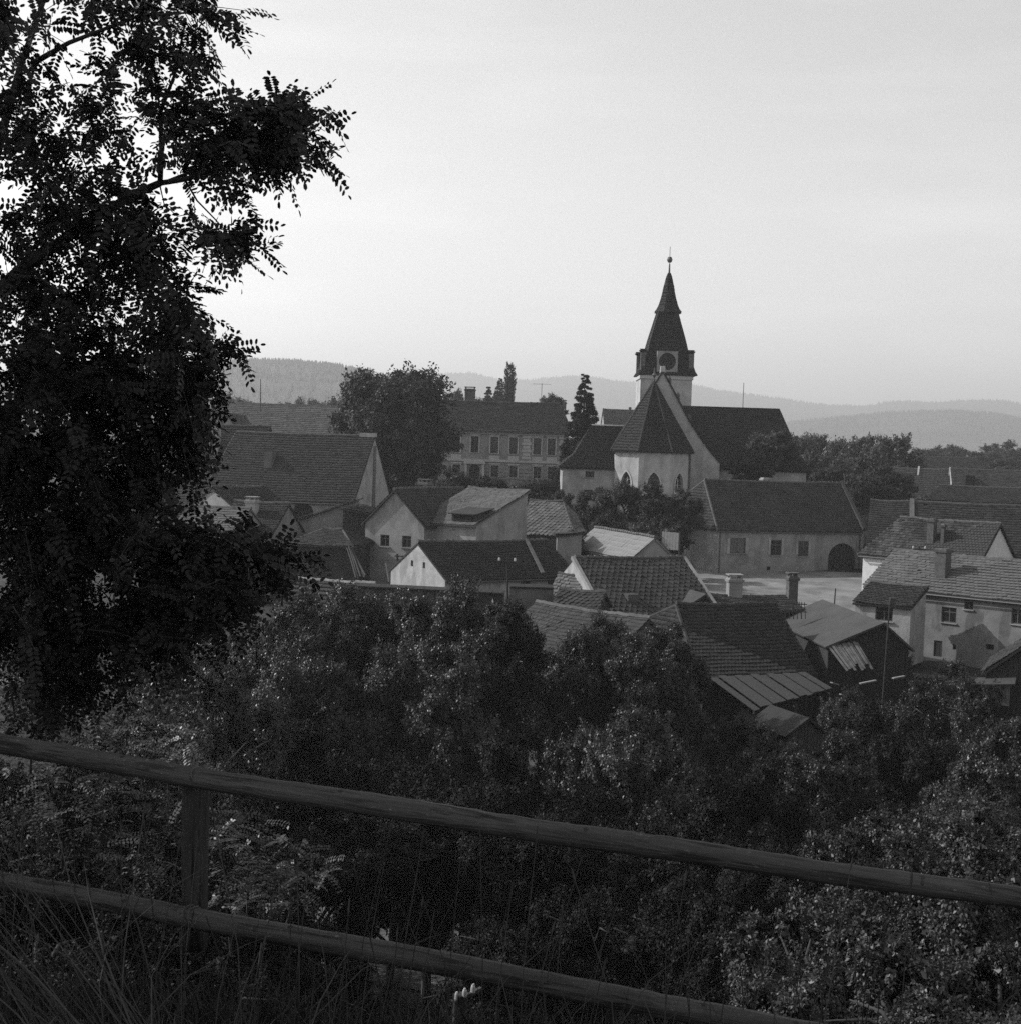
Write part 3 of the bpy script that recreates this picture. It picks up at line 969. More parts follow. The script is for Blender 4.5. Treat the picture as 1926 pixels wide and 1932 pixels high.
    a0, a1 = (sx0 - .4, sy0 - .4, se - .1), (sx1 + .2, sy0 - .4, se - .1)
    b0, b1 = (sx0 + (srx - sx0) * .42, sy0 + .7, f1), (sx1 + .2, sy0 + .7, f1)
    r0, r1 = (srx, ms, sr), (sx1 + 2.5, ms, sr)
    c0_, d0 = (sx0 - .4, sy1 + .4, se - .1), (sx0 + (srx - sx0) * .42, sy1 - .7, f1)
    sp = [[a0, a1, b1, b0], [b0, b1, r1, r0], [c0_, a0, b0, d0], [d0, b0, r0]]
    rb2 = MB()
    for p in sp: rb2.slab(p, .1)
    rb2.slab([d0, (sx1 + .2, sy1 - .7, f1), r1, r0], .1)
    sro = rb2.build('sacristy_roof', M_TILE_CH, root)
    tiles('roof_tiles', [[Vector(q) for q in p] for p in sp], .34, .24, M_TILE_CH, sro, seed=8)
    rc = MB(); rc.tube([r0, r1], .12, 6); rc.build('ridge_cap', M_TRIM, sro)

    # tower
    tz = tw.z
    tb = MB(); tb.box(tX - thw, tY - thw, 0, tX + thw, tY + thw, tz)
    tow = tb.build('tower', M_PL_CHURCH, root)
    tb = MB(); tb.box(tX - thw - .12, tY - thw - .12, tz - .45, tX + thw + .12, tY + thw + .12, tz - .1); tb.build('tower_cornice', M_TRIM, tow)
    def zt(v): return loc(at(1256, v, Y0 + tY - 1)).z
    pxm = (Y0 + tY) / FPX
    # square flared skirt -> steep -> octagonal top spire
    sec = [(709, 53.5), (703, 50), (690, 45.5), (668, 38), (640, 31.5), (612, 24), (589, 18)]
    cxs = tX + .12
    stp = MB()
    rings = []
    for v, hwp in sec:
        a = hwp * pxm
        rings.append([Vector((cxs - a, tY - a, zt(v))), Vector((cxs + a, tY - a, zt(v))), Vector((cxs + a, tY + a, zt(v))), Vector((cxs - a, tY + a, zt(v)))])
    spolys = []
    for r0_, r1_ in zip(rings, rings[1:]):
        for i in range(4):
            spolys.append([r0_[i], r0_[(i + 1) % 4], r1_[(i + 1) % 4], r1_[i]])
    for p in spolys: stp.add(p, [(0, 1, 2, 3)])
    stp.add(rings[0], [(3, 2, 1, 0)])
    lsp = stp.build('lower_spire', M_TILE_CH, tow)
    tiles('roof_tiles', spolys, .35, .25, M_TILE_CH, lsp, seed=10)
    hcap = MB()
    for i in range(4):
        hcap.tube([r[i] for r in rings], .09, 5)
    hcap.build('hip_cap', M_TILE_CH, lsp)
    sec2 = [(589, 25), (583, 21), (575, 17.5), (560, 13.2), (540, 9.5), (520, 5.0), (513, 2.6)]
    ux = MB(); prev = None
    cx2 = tX + .2
    upolys = []
    for v, hwp in sec2:
        a = hwp * pxm * 1.06
        ring = [Vector((cx2 + a * math.cos(R(22.5 + 45 * i)), tY + a * math.sin(R(22.5 + 45 * i)), zt(v))) for i in range(8)]
        if prev:
            for i in range(8):
                upolys.append([prev[i], prev[(i + 1) % 8], ring[(i + 1) % 8], ring[i]])
        prev = ring
        if v == 589: first = ring
    for p in upolys: ux.add(p, [(0, 1, 2, 3)])
    ux.add(first, [tuple(range(7, -1, -1))])
    usp = ux.build('upper_spire', M_TILE_CH, tow)
    tiles('roof_tiles', upolys, .35, .25, M_TILE_CH, usp, seed=12, thick=.03)
    zb, zT = zt(514), zt(487)
    fn = MB()
    fn.tube([(cx2, tY, zb - .5), (cx2, tY, zb + .1), (cx2, tY, zT - .4)], [.2, .11, .07], 8)
    fn.tube([(cx2, tY, zT - .34), (cx2, tY, zT - .27), (cx2, tY, zT), (cx2, tY, zT + .27), (cx2, tY, zT + .34)], [.06, .22, .31, .22, .06], 10)
    fn.tube([(cx2, tY, zT + .3), (cx2, tY, zt(462))], .035, 5)
    fn.build('finial', M_METAL, usp)
    # clocks on the front and left faces
    for face in ('front', 'right'):
        cz = zt(684)
        off = 51.5 * pxm
        nrm = Vector((0, -1, 0)) if face == 'front' else Vector((1, 0, 0))
        ax = Vector((1, 0, 0)) if face == 'front' else Vector((0, 1, 0))
        ctr = Vector((cxs + (-.1 if face == 'front' else 0), tY, cz)) + nrm * off
        a = 19 * pxm
        r = 15.6 * pxm
        cb = MB()
        n = 32
        circ = [(r * math.cos(2 * math.pi * i / n), r * math.sin(2 * math.pi * i / n)) for i in range(n)]
        facade(cb, ctr, ax, [(-a, -a), (a, -a), (a, a), (-a, a)], [circ], -nrm, .15)
        for e0, e1 in (((-a, -a), (a, -a)), ((a, -a), (a, a)), ((a, a), (-a, a)), ((-a, a), (-a, -a))):
            p0 = ctr + ax * e0[0] + Vector((0, 0, e0[1])); p1 = ctr + ax * e1[0] + Vector((0, 0, e1[1]))
            cb.add([p0, p1, p1 - nrm * 2.2, p0 - nrm * 2.2], [(0, 1, 2, 3)])
        co = cb.build('clock_frame', M_PL_MID, tow)
        fb_ = MB(); fb_.add([ctr - nrm * .1 + ax * p[0] + Vector((0, 0, p[1])) for p in circ], [tuple(range(n))])
        fo = fb_.build('clock_face', M_TILE_CH, co)
        hd = MB()
        hd.bar(ctr - nrm * .07 + Vector((0, 0, -.15)), ctr - nrm * .07 + Vector((0, 0, r * .85)), .05, .03)
        hd.bar(ctr - nrm * .06, ctr - nrm * .06 + ax * r * .5 + Vector((0, 0, .1)), .06, .03)
        hd.build('clock_hands', M_TILE_CH, co)
    # corner pillars with dark caps
    for sx in (-1, 1):
        for sy in (-1, 1):
            px_, py_ = tX + sx * (thw - .18), tY + sy * (thw - .18)
            pb = MB(); pb.box(px_ - .24, py_ - .24, tz - .05, px_ + .24, py_ + .24, zt(668)); po = pb.build('corner_pillar', M_PL_DARK, tow)
            pc = MB(); z = zt(668)
            pc.frus((px_, py_), .26, .26, z, .44, .44, z + .2); pc.frus((px_, py_), .44, .44, z + .2, .26, .26, z + .3); pc.frus((px_, py_), .26, .26, z + .3, .36, .36, z + .38)
            pc.build('pillar_cap', M_TILE_CH, po)
    ow = loc(at(1286, 694, Y0 + tY - 3))
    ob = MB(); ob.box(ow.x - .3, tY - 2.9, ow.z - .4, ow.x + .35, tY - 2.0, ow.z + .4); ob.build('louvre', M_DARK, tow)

church()

# ================================================================ SCHOOL (two storeys, stucco)
def school():
    Y = 166.0
    pl = 1.0
    ops = []
    for u in (861, 896, 933, 968.5, 1013, 1040):
        sh = (u - 861) * .031
        ops.append(('front', u - 7.3, 822 + sh, u + 7.3, 853 + sh, 'win'))
        if u != 896:
            ops.append(('front', u - 7, 876 + sh, u + 7, 898 + sh, 'win'))
    ops.append(('front', 885, 876, 905, 922, 'round_gate'))
    ops.append(('front', 826 - 7, 821, 826 + 7, 852, 'win'))
    ops.append(('front', 791 - 7, 820, 791 + 7, 851, 'win'))
    h = house('school', 'two storey stucco school with rows of tall windows behind the bushes', (770, 806, Y), (1073, Y - .6), 12, (950, 761), cat='school',
              wall=M_PL_SCHOOL, roof=M_TILE_D, hipR=1.2, hipL=2, openings=ops, trim=M_TRIM, ov=.5, tile=(.34, .3),
              chimneys=[(878, 897, 733, .55, M_BRICK, 1.2, True), (1061, 1068, 758, .5, M_PL_DARK, .6, True)], base=EYE.z - 5.2)
    r, L, H = h['root'], h['L'], h['H']
    b = MB(); b.box(-.05, -.28, H - .5, L + .05, -.003, H - .28); b.box(-.05, -.42, H - .277, L + .05, -.003, H - .05); b.build('cornice', M_TRIM, r)
    zs = h['pix'](950, 872, 1, 0).z
    b = MB(); b.box(-.02, -.12, zs, L + .02, -.003, zs + .28); b.build('string_course', M_TRIM, r)
    # sill panels under the upper windows
    for u in (861, 933, 968.5, 1013, 1040):
        p = h['pix'](u, 862 + (u - 861) * .031, 1, 0)
        q = MB(); q.box(p.x - .62, -.05, p.z - .42, p.x + .62, -.003, p.z + .3); q.build('apron_panel', M_TRIM, r)
    # quoined pilaster and rusticated ground floor blocks
    for u in (993, 1062):
        p = h['pix'](u, 850, 1, 0)
        z = zs + .4; i = 0
        while z < H - .8:
            w = .42 if i % 2 else .55
            q = MB(); q.box(p.x - w, -.09, z, p.x + w, -.003, z + .36); q.build('quoin', M_TRIM, r)
            z += .42; i += 1
    for u0, u1 in ((868, 884), (940, 961), (977, 1005), (1020, 1033), (1047, 1070), (906, 925)):
        a, b_ = h['pix'](u0, 888, 1, 0), h['pix'](u1, 888, 1, 0)
        z = .9
        while z < zs - .45:
            q = MB(); q.box(a.x, -.06, z, b_.x, -.003, z + .34); q.build('rustication', M_PL_SCHOOL, r)
            z += .42
    # portal around the door
    a, b_ = h['pix'](881, 900, 1, 0), h['pix'](909, 900, 1, 0)
    q = MB(); q.box(a.x - .3, -.22, .1, a.x, -.003, zs - .3); q.box(b_.x, -.22, .1, b_.x + .3, -.003, zs - .3); q.box(a.x - .4, -.3, zs - .297, b_.x + .4, -.003, zs - .003)
    q.build('portal', M_TRIM, r)
    # aerial on the roof
    for u, v in ((1022, 723), (970, 730)):
        p = h['pix'](u, v, 1, 6)
        q = MB(); q.tube([(p.x, 6, h['zr'] - .2), (p.x, 6, p.z)], .035, 5)
        if u > 1000:
            for k_ in range(7): q.bar((p.x - 1 + k_ * .33, 5.7, p.z - .1), (p.x - 1 + k_ * .33, 6.3, p.z - .1), .025)
            q.bar((p.x - 1.1, 6, p.z - .1), (p.x + 1.1, 6, p.z - .1), .035)
        q.build('aerial', M_METAL, r)
school()

# ================================================================ VILLAGE HOUSES
# --- far left
house('long_hall', 'long hazy tiled hall roof behind the big barn', (405, 832, 192), (690, 189), 13, (530, 765), wall=M_PL_MID, roof=M_TILE_L, tile=(.42, .4), cat='hall')
house('gabled_house', 'house whose white gable tip shows behind the tall chimney', (414, 806, 152), (446, 152), 10, (430, 784), style='gf', wall=M_PL_LIGHT, roof=M_TILE_M, ov=.2, tile=(.35, .3))
house('chimney_house', 'dark roofed house with one tall whitewashed chimney beside the barn', (300, 893, 136), (478, 134.5), 9, (440, 805), wall=M_PL_LIGHT, roof=M_TILE_D,
      chimneys=[(399, 415, 786, .25, M_PL_LIGHT, .9, True)], tile=(.32, .28))
house('dark_house', 'long dark roofed house half hidden behind the overhanging tree', (230, 962, 120), (400, 118), 9, (330, 884), wall=M_PL_MID, roof=M_TILE_D, tile=(.32, .28), ridge_m=M_PL_LIGHT)
house('low_house', 'low house with pale tiled roof below the tree branch', (315, 1014, 101), (425, 99), 6, (370, 958), wall=M_PL_MID, roof=M_TILE_L, tile=(.28, .26), chimneys=[(352, 362, 950, .4, M_BRICK)])

# --- big barn
hb = house('barn', 'big tiled barn with tall pale gable at its right end', (387, 934, 118), (670, 115.0), 9.4, (709, 826), cat='barn', wall=M_PL_LIGHT, roof=M_TILE_M, hipL=.6, tile=(.27, .24), go=.02, ov=.3,
           openings=[('front', 552, 948, 592, 985, 'round_gate')])
# dark groove and pale roof-end cap
q = MB(); q.box(hb['L'] + .002, hb['d'] * .47, hb['H'] * .75, hb['L'] + .06, hb['d'] * .54, hb['zr'] - .7); q.build('gable_groove', M_PL_DARK, hb['root'])
q = MB(); q.box(hb['L'] - 1.3, hb['d'] / 2 - .25, hb['zr'] + .05, hb['L'] + .1, hb['d'] / 2 + .25, hb['zr'] + .4); q.build('ridge_end', M_PL_LIGHT, hb['roof'])
p = hb['pix'](508, 863, 1, 2.2)
q = MB(); q.box(p.x - .35, 1.9, p.z - .9, p.x + .35, 2.9, p.z + .5); q.build('roof_hatch', M_PL_DARK, hb['roof'])

# --- sheds below the barn
house('gabled_shed', 'small dark roofed house with plastered gable in front of the barn', (452, 967, 107), (548, 111), 6.5, (462, 922), wall=M_PL_MID, roof=M_TILE_D, tile=(.28, .25), cat='house')
house('cottage', 'cottage with dark roof and peeling white chimney below the barn', (412, 1005, 103), (512, 102), 6, (440, 949), wall=M_PL_MID, roof=M_TILE_D, tile=(.27, .25), chimneys=[(467, 486, 942, .3, M_PL_LIGHT, .7, True)])

def mono_shed(name, label, FL, FR, d, base=None, wall=None, roof=None, fall=.6, ov=.25, opening=None, cat='shed', boards=False, planks=0):
    """shed whose sloping verge faces the viewer"""
    wall = wall or M_PL_MID; roof = roof or M_TILE_D
    A, B = at(*FL), at(*FR)
    e = Vector((B.x - A.x, B.y - A.y, 0)); L = e.length; rz = math.atan2(e.y, e.x)
    if base is None: base = min(G(A.x, A.y), G(B.x, B.y)) - .3
    root = tag(empty(name, (A.x, A.y, base), rz), label, cat)
    h0, h1 = A.z - base, B.z - base
    hs = []
    if opening: hs = [[(L * opening[0], .05), (L * opening[1], .05), (L * opening[1], opening[2]), (L * opening[0], opening[2])]]
    wb = MB()
    facade(wb, (0, 0, 0), (1, 0, 0), [(0, 0), (L, 0), (L, h1), (0, h0)], hs, (0, 1, 0), .3)
    facade(wb, (0, d, 0), (1, 0, 0), [(0, 0), (L, 0), (L, h1 - fall * 0), (0, h0 - fall * 0)], [], (0, -1, 0), .1)
    wb.add([(0, 0, 0), (0, d, 0), (0, d, h0), (0, 0, h0)], [(0, 1, 2, 3)])
    wb.add([(L, 0, 0), (L, d, 0), (L, d, h1), (L, 0, h1)], [(0, 1, 2, 3)])
    wb.build('wall', wall, root)
    if opening:
        q = MB(); q.add([(L * opening[0], 1.2, 0), (L * opening[1], 1.2, 0), (L * opening[1], 1.2, opening[2]), (L * opening[0], 1.2, opening[2])], [(0, 1, 2, 3)]); q.build('shade_sheet', M_DARK, root)  # near-black sheet stands in for the shade inside the opening
    if boards:
        n = max(4, int(L / .22))
        for i in range(n):
            t0, t1 = i / n, (i + 1) / n
            if opening and t1 > opening[0] and t0 < opening[1]: continue
            q = MB(); g = .012
            q.add([(L * t0 + g, -.03, .05), (L * t1 - g, -.03, .05), (L * t1 - g, -.03, h0 + (h1 - h0) * t1 - .05), (L * t0 + g, -.03, h0 + (h1 - h0) * t0 - .05),
                   (L * t0 + g, -.004, .05), (L * t1 - g, -.004, .05), (L * t1 - g, -.004, h0 + (h1 - h0) * t1 - .05), (L * t0 + g, -.004, h0 + (h1 - h0) * t0 - .05)],
                  [(0, 1, 2, 3), (0, 4, 5, 1), (1, 5, 6, 2), (2, 6, 7, 3), (3, 7, 4, 0)])
            q.build('board', wall, root)
    s = (h1 - h0) / L
    rp = [(-ov, -ov, h0 - s * ov + .1), (L + ov, -ov, h1 + s * ov + .1), (L + ov, d + ov, h1 + s * ov + .1), (-ov, d + ov, h0 - s * ov + .1)]
    if s < 0: rp2 = [rp[1], rp[2], rp[3], rp[0]]
    else: rp2 = [rp[3], rp[0], rp[1], rp[2]]
    rb = MB(); rb.slab(rp, .1); ro = rb.build('roof', roof, root)
    tiles('roof_tiles', [rp2], .3, .26, roof, ro, seed=3)
    return dict(root=root, L=L, h0=h0, h1=h1, roof=ro, d=d, base=base)

mono_shed('lean_to', 'plastered lean-to with a long slanting pale verge against the barn', (563, 983, 108), (668, 947, 108), 4, wall=M_PL_MID, roof=M_TILE_M, opening=(.3, .42, 2.2))
mono_shed('open_shed', 'open dark shed with a pale metal roof edge left of the gabled house', (648, 962, 104), (706, 972, 103.5), 5, wall=M_WOOD, roof=M_TILE_M, opening=(.06, .94, 3.6), boards=True)
house('hipped_shed', 'dark shed with broken low hipped tile roof behind the pickets', (548, 1026, 99), (661, 98), 5, (600, 1001), wall=M_WOOD, roof=M_TILE_M, hipL=1.5, hipR=1.5, tile=(.26, .26), cat='shed')

# --- gable house with two windows
hg = house('gable_house', 'small house with two dark windows in its plastered gable front', (690, 985, 102.6), (801, 100.2), 9.5, (746, 927), style='gf', wall=M_PL_MID, roof=M_TILE_M, tile=(.27, .25), ov=.3, go=.2, af=.5,
           openings=[('front', 718, 1009, 735, 1031, 'win'), ('front', 759, 1011, 776, 1033, 'win')], chimneys=[(794, 811, 909, .62, M_PL_DARK, .7, True)])
hd = house('dormer_house', 'house with pale weathered tile roof, dark dormer and blank side wall', (786, 984, 102.4), (899, 99.2), 6.2, (984, 931), style='mono', wall=M_PL_MID, roof=M_TILE_L, tile=(.25, .22), go=.1)
pa, pb_ = hd['pix'](853, 966, 1, .1), hd['pix'](896, 994, 1, .1)
q = MB(); q.box(pa.x, .1, pb_.z - .1, pb_.x, 2.6, pa.z - .05); dm = q.build('dormer', M_WOOD, hd['root'])
q = MB(); q.slab([(pa.x - .15, -.15, pa.z - .06), (pb_.x + .15, -.15, pa.z - .06), (pb_.x + .15, 2.2, pa.z + .35), (pa.x - .15, 2.2, pa.z + .35)], .08); q.build('dormer_roof', M_TILE_D, dm)
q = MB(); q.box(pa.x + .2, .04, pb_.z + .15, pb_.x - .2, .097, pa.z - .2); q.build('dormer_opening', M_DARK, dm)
house('slate_house', 'small hipped house with pale diamond slates right of the dormer house', (982, 1004, 113), (1078, 112), 7, (1020, 948), wall=M_PL_DARK, roof=M_DIAM_L, hipR=1.5, tile=(.35, .35), tstyle='diamond')
mono_shed('white_shed', 'little whitewashed shed with dark opening behind a bare branch', (1052, 1013, 104), (1097, 1008, 104), 3, wall=M_PL_MID, roof=M_TILE_D, opening=(.45, .75, 1.9))

# --- dark roof with white left gable
hk = house('white_gable_house', 'dark roofed house with sunlit white gable pierced by two small holes', (840, 1094, 84), (1084, 89.5), 6.6, (801, 1027), wall=M_PL_LIGHT, roof=M_TILE_D, tile=(.26, .23), ov=.3, go=.05,
           openings=[('front', 982, 1094, 1000, 1112, 'win'), ('front', 1033, 1091, 1045, 1110, 'win')])
for fy in (.38, .6):
    q = MB(); q.box(-.02, hk['d'] * fy - .12, hk['H'] + .5, .05, hk['d'] * fy + .12, hk['H'] + .85); q.build('vent', M_DARK, hk['root'])
# raised rib on the front slope
x0 = hk['pix'](992, 1021, 1, hk['d'] / 2).x
x1 = hk['pix'](1024, 1078, 1, .0).x
q = MB(); q.bar((x0, hk['d'] / 2, hk['zr'] + .2), (x1, .0, hk['H'] + .2), .22, .2); q.build('roof_rib', M_RIDGE, hk['roof'])

# --- pale sheet roof
hl = house('sheet_roof_house', 'house with bright pale sheet roof of square panels', (1192, 1057, 97), (1274, 98.0), 11.5, (1232, 1018), style='gf', wall=M_PL_MID, roof=M_SHEET, tile=(.52, .55), tstyle='pan', indiv=300, thick=.03, ov=.2, go=.1)

# --- big diamond slate building
hs_ = house('slate_barn', 'old building with dark diamond slate roof and crumbling white gable edge', (1141, 1162, 77), (1356, 79.6), 9, (1085, 1057), wall=M_PL_LIGHT, roof=M_DIAM, tile=(.36, .36), tstyle='diamond', ov=.2, go=-.05, cat='building')
for sx in (-.13, hs_['L'] - .02):      # plastered verges
    q = MB(); q.bar((sx + .05, -.3, hs_['H'] - .05), (sx + .05, hs_['d'] / 2, hs_['zr'] + .16), .2, .22); q.build('verge', M_PL_MID, hs_['root'])
p = hs_['pix'](1189, 1132, 1, 1.2)
q = MB(); q.box(p.x - .35, .8, p.z - .3, p.x + .35, 1.8, p.z + .35); q.build('roof_hatch', M_METAL, hs_['roof'])
p0_, p1_ = hs_['pix'](1283, 1146, 1, .2), hs_['pix'](1338, 1146, 1, .2)
pt = hs_['pix'](1325, 1119, 1, .2)
q = MB(); q.slab([(p0_.x, -.2, p0_.z), (pt.x, -.2, pt.z), (pt.x, 3.2, pt.z + .1), (p0_.x, 3.2, p0_.z + .1)], .08)
q.slab([(pt.x, -.2, pt.z), (p1_.x + .2, -.2, p1_.z), (p1_.x + .2, 3.2, p1_.z + .1), (pt.x, 3.2, pt.z + .1)], .08); dq = q.build('dormer_roof', M_FELT, hs_['root'])
q = MB(); q.add([(p0_.x + .15, -.05, p0_.z - .5), (p1_.x, -.05, p1_.z - .5), (p1_.x, -.05, p1_.z), (pt.x, -.05, pt.z - .1), (p0_.x + .15, -.05, p0_.z)], [(0, 1, 2, 3, 4)]); q.build('dormer_wall', M_WOOD, dq)
house('small_slate_shed', 'small dark tiled shed tucked under the white crumbling gable', (1045, 1150, 74), (1125, 73.4), 3.4, (1085, 1120), wall=M_WOOD, roof=M_DIAM, tile=(.3, .3), tstyle='diamond', cat='shed')
house('shingle_shed', 'tiny shed with pale shingled roof behind the grey yard wall', (1040, 1128, 80), (1085, 79.5), 3, (1080, 1090), wall=M_PL_LIGHT, roof=M_SHEET, tile=(.3, .3), cat='shed', ov=.1)

# yard wall with coping
def yard_wall(name, label, a, b, base_drop, m, seed=0):
    A = at(*a)
    B = at_z(b[0], b[1], A.z)
    e = Vector((B.x - A.x, B.y - A.y, 0)); L = e.length
    r = tag(empty(name, (A.x, A.y, A.z - base_drop), math.atan2(e.y, e.x)), label, 'wall')
    q = MB(); q.box(0, 0, 0, L, .3, base_drop - .1); q.build('wall', m, r)
    n = max(2, int(L / .6))
    for i in range(n):
        q = MB(); q.slab([(L * i / n + .01, -.12, base_drop - .06), (L * (i + 1) / n - .01, -.12, base_drop - .06), (L * (i + 1) / n - .01, .42, base_drop + .06), (L * i / n + .01, .42, base_drop + .06)], .1)
        q.build('coping_stone', M_TILE_D, r)
yard_wall('yard_wall', 'grey rendered yard wall with dark coping below the white gabled house', (962, 1104, 76), (1044, 76), 2.6, M_PL_DARK)
yard_wall('mossy_wall', 'low dark mossy wall in front of the white gabled house', (676, 1103, 79), (950, 77.5), 2.4, M_WOOD)

# lower left striped roof, tree-hidden roof
house('striped_shed', 'shed with light and dark striped corrugated roof below the branch', (528, 1158, 80), (668, 78.5), 5, (610, 1100), wall=M_PL_MID, roof=M_TILE_M, tile=(.34, .9), ridge_m=M_PL_LIGHT, cat='shed', thick=.09)
house('tree_hidden_house', 'tiled roof house half covered by the river trees', (925, 1228, 67), (1130, 62), 6.5, (972, 1138), wall=M_PL_DARK, roof=M_TILE_M, tile=(.27, .22), ridge_m=M_PL_DARK)

# --- barn by the river with plank lean-to
hr_ = house('plank_barn', 'dark tiled barn with a plank lean-to roof by the river', (1326, 1277, 70), (1535, 71.8), 9, (1284, 1146), cat='barn', wall=M_WOOD, roof=M_TILE_D, tile=(.27, .2), indiv=300, thick=.05, hipL=.35, skewL=3.6, ov=.3, go=.05, ridge_m=M_TILE_M)
def plank_quad(parent, tl, tr, br, bl, n, m, t=.04, jit=.0, name='plank', inv=None, seed=2):
    rr = random.Random(seed)
    inv = inv or Matrix.Identity(4)
    for i in range(n):
        a, b = (i + .08) / n, (i + .92) / n
        j = rr.uniform(-jit, jit); j2 = rr.uniform(-jit, jit)
        def mixp(p, q_, t_): return p + (q_ - p) * t_
        P = [mixp(tl, tr, a), mixp(tl, tr, b), mixp(bl, br, b), mixp(bl, br, a)]
        P[2] = P[2] + (P[2] - P[1]) * j2; P[3] = P[3] + (P[3] - P[0]) * j2
        off = Vector((0, 0, rr.uniform(0, .05) + (.06 if i % 2 else 0)))
        q = MB(); q.slab([inv @ (p + off) for p in P], t); q.build(name, m, parent)
Wi = hr_['W'].inverted()
plank_quad(hr_['root'], at(1338, 1279, 69.3), at(1519, 1270, 70.9), at(1570, 1300, 69.4), at(1420, 1340, 66.3), 12, M_WOOD_PALE, inv=Wi, jit=.02)
q = MB()
for (u, v, Y) in ((1424, 1343, 66.5), (1566, 1303, 69.4), (1500, 1325, 68)):
    p = at(u, v, Y); q.bar(Wi @ p, Wi @ Vector((p.x, p.y, G(p.x, p.y))), .16)
q.build('lean_to_post', M_WOOD, hr_['root'])

# low house behind it with two chimneys
hc = house('chimney_cottage', 'low cottage with two tall chimneys behind the plank barn', (1362, 1153, 82), (1512, 82.6), 5, (1440, 1130), wall=M_WOOD, roof=M_WOOD_PALE, tile=(.35, .3), ov=.2,
           chimneys=[(1373, 1398, 1090, .5, M_PL_MID, .7, True), (1486, 1503, 1087, .45, M_BRICK, .6, True)])

# --- long street house
hL = house('long_house', 'long street house with half hipped tile roof and dark arched gate', (1357, 997, 121), (1624, 124.6), 8.4, (1460, 912), wall=M_PL_MID, roof=M_TILE_M, hipL=.2, skewL=3.0, tile=(.27, .23), ov=.3, go=.05, base=EYE.z - 10.15,
           openings=[('front', 1376, 1015, 1406, 1044, 'win'), ('front', 1453, 1019, 1474, 1048, 'win'), ('front', 1505, 1021, 1525, 1050, 'win'),
                     ('front', 1562, 1025, 1615, 1078, 'round_gate'), ('front', 1446, 1069, 1453, 1076, 'hole')],
           chimneys=[(1437, 1451, 901, .62, M_PL_MID, .7)])
q = MB(); q.tube([(.05, -.08, 0), (.05, -.08, hL['H'] - .1)], .06, 6); q.build('downpipe', M_METAL, hL['root'])
for (a, b) in ((1406, 1411), (1371, 1376), (1449, 1453), (1474, 1478), (1501, 1505), (1525, 1529)):
    p0_, p1_ = hL['pix'](a, 1015, 1, 0), hL['pix'](b, 1046, 1, 0)
    q = MB(); q.box(p0_.x + .02, -.05, p1_.z, p1_.x - .02, -.003, p0_.z); q.build('window_jamb', M_PL_LIGHT, hL['root'])
q = MB(); q.box(hL['L'] + .01, -.1, 0, hL['L'] + .25, hL['d'], hL['H']); q.build('fire_wall', M_PL_MID, hL['root'])
q = MB(); q.slab([(hL['L'] + .02, -.35, hL['H'] + .25), (hL['L'] + .33, -.35, hL['H'] + .25), (hL['L'] + .33, hL['d'] / 2, hL['zr'] + .4), (hL['L'] + .02, hL['d'] / 2, hL['zr'] + .4)], .5); q.build('parapet', M_TILE_M, hL['root'])

house('adjoining_house', 'tiled house adjoining the right end of the long street house', (1634, 1038, 122), (1712, 121), 8.5, (1670, 948), wall=M_PL_MID, roof=M_TILE_M, tile=(.27, .24), go=.02)
hq_ = house('wide_house', 'wide roof of coarse tiles behind the patchy roof', (1722, 1034, 114), (1925, 112), 8.5, (1820, 954), wall=M_PL_MID, roof=M_TILE_M, tile=(.3, .3), go=.05, ext=1.5)
q = MB(); q.slab([(-.25, -.3, hq_['H'] + .2), (.1, -.3, hq_['H'] + .2), (.1, hq_['d'] / 2, hq_['zr'] + .45), (-.25, hq_['d'] / 2, hq_['zr'] + .45)], .5); q.build('parapet', M_PL_DARK, hq_['root'])

# --- patchy roof
house('patchy_roof_house', 'house with blotched light and dark tile roof and small white gable', (1628, 1044, 107), (1848, 100.8), 6.2, (1694, 980), wall=M_TRIM_W, roof=M_TILE_P, hipL=1.4, indiv=300, thick=.06, tile=(.28, .25), ov=.3, go=.2,
      chimneys=[(1753, 1765, 978, .22, M_BRICK, .6), (1777, 1783, 988, .2, M_METAL, .3)])

# --- right foreground house
hR = house('bright_roof_house', 'plastered house with bright tiled roof and square chimney at the right edge', (1637, 1105, 92), (1926, 84.6), 7.2, (1694, 1043), wall=M_PL_RIGHT, roof=M_TILE_L, tile=(.30, .30), indiv=300, ov=.3, go=.2, ext=3.5,
           openings=[('front', 1776, 1146, 1804, 1175, 'win'), ('front', 1819, 1128, 1836, 1150, 'win'), ('front', 1908, 1149, 1930, 1178, 'win'), ('front', 1761, 1209, 1777, 1239, 'door'),
                     ('front', 1797, 1216, 1803, 1226, 'hole'), ('front', 1859, 1216, 1875, 1226, 'hole')],
           chimneys=[(1770, 1790, 1034, .2, M_BRICK, .75)], base=EYE.z - 12.6, thick=.085)
hP = house('porch', 'small tiled porch annex with wide window beside the bright roofed house', (1613, 1139, 86.5), (1718, 84.6), 3.0, (1700, 1110), cat='annex', style='mono', wall=M_PL_LIGHT, roof=M_TILE_M, tile=(.28, .26), indiv=300, ov=.2, go=.12, thick=.08,
           openings=[('front', 1651, 1146, 1684, 1172, 'win')], base=EYE.z - 12.4)

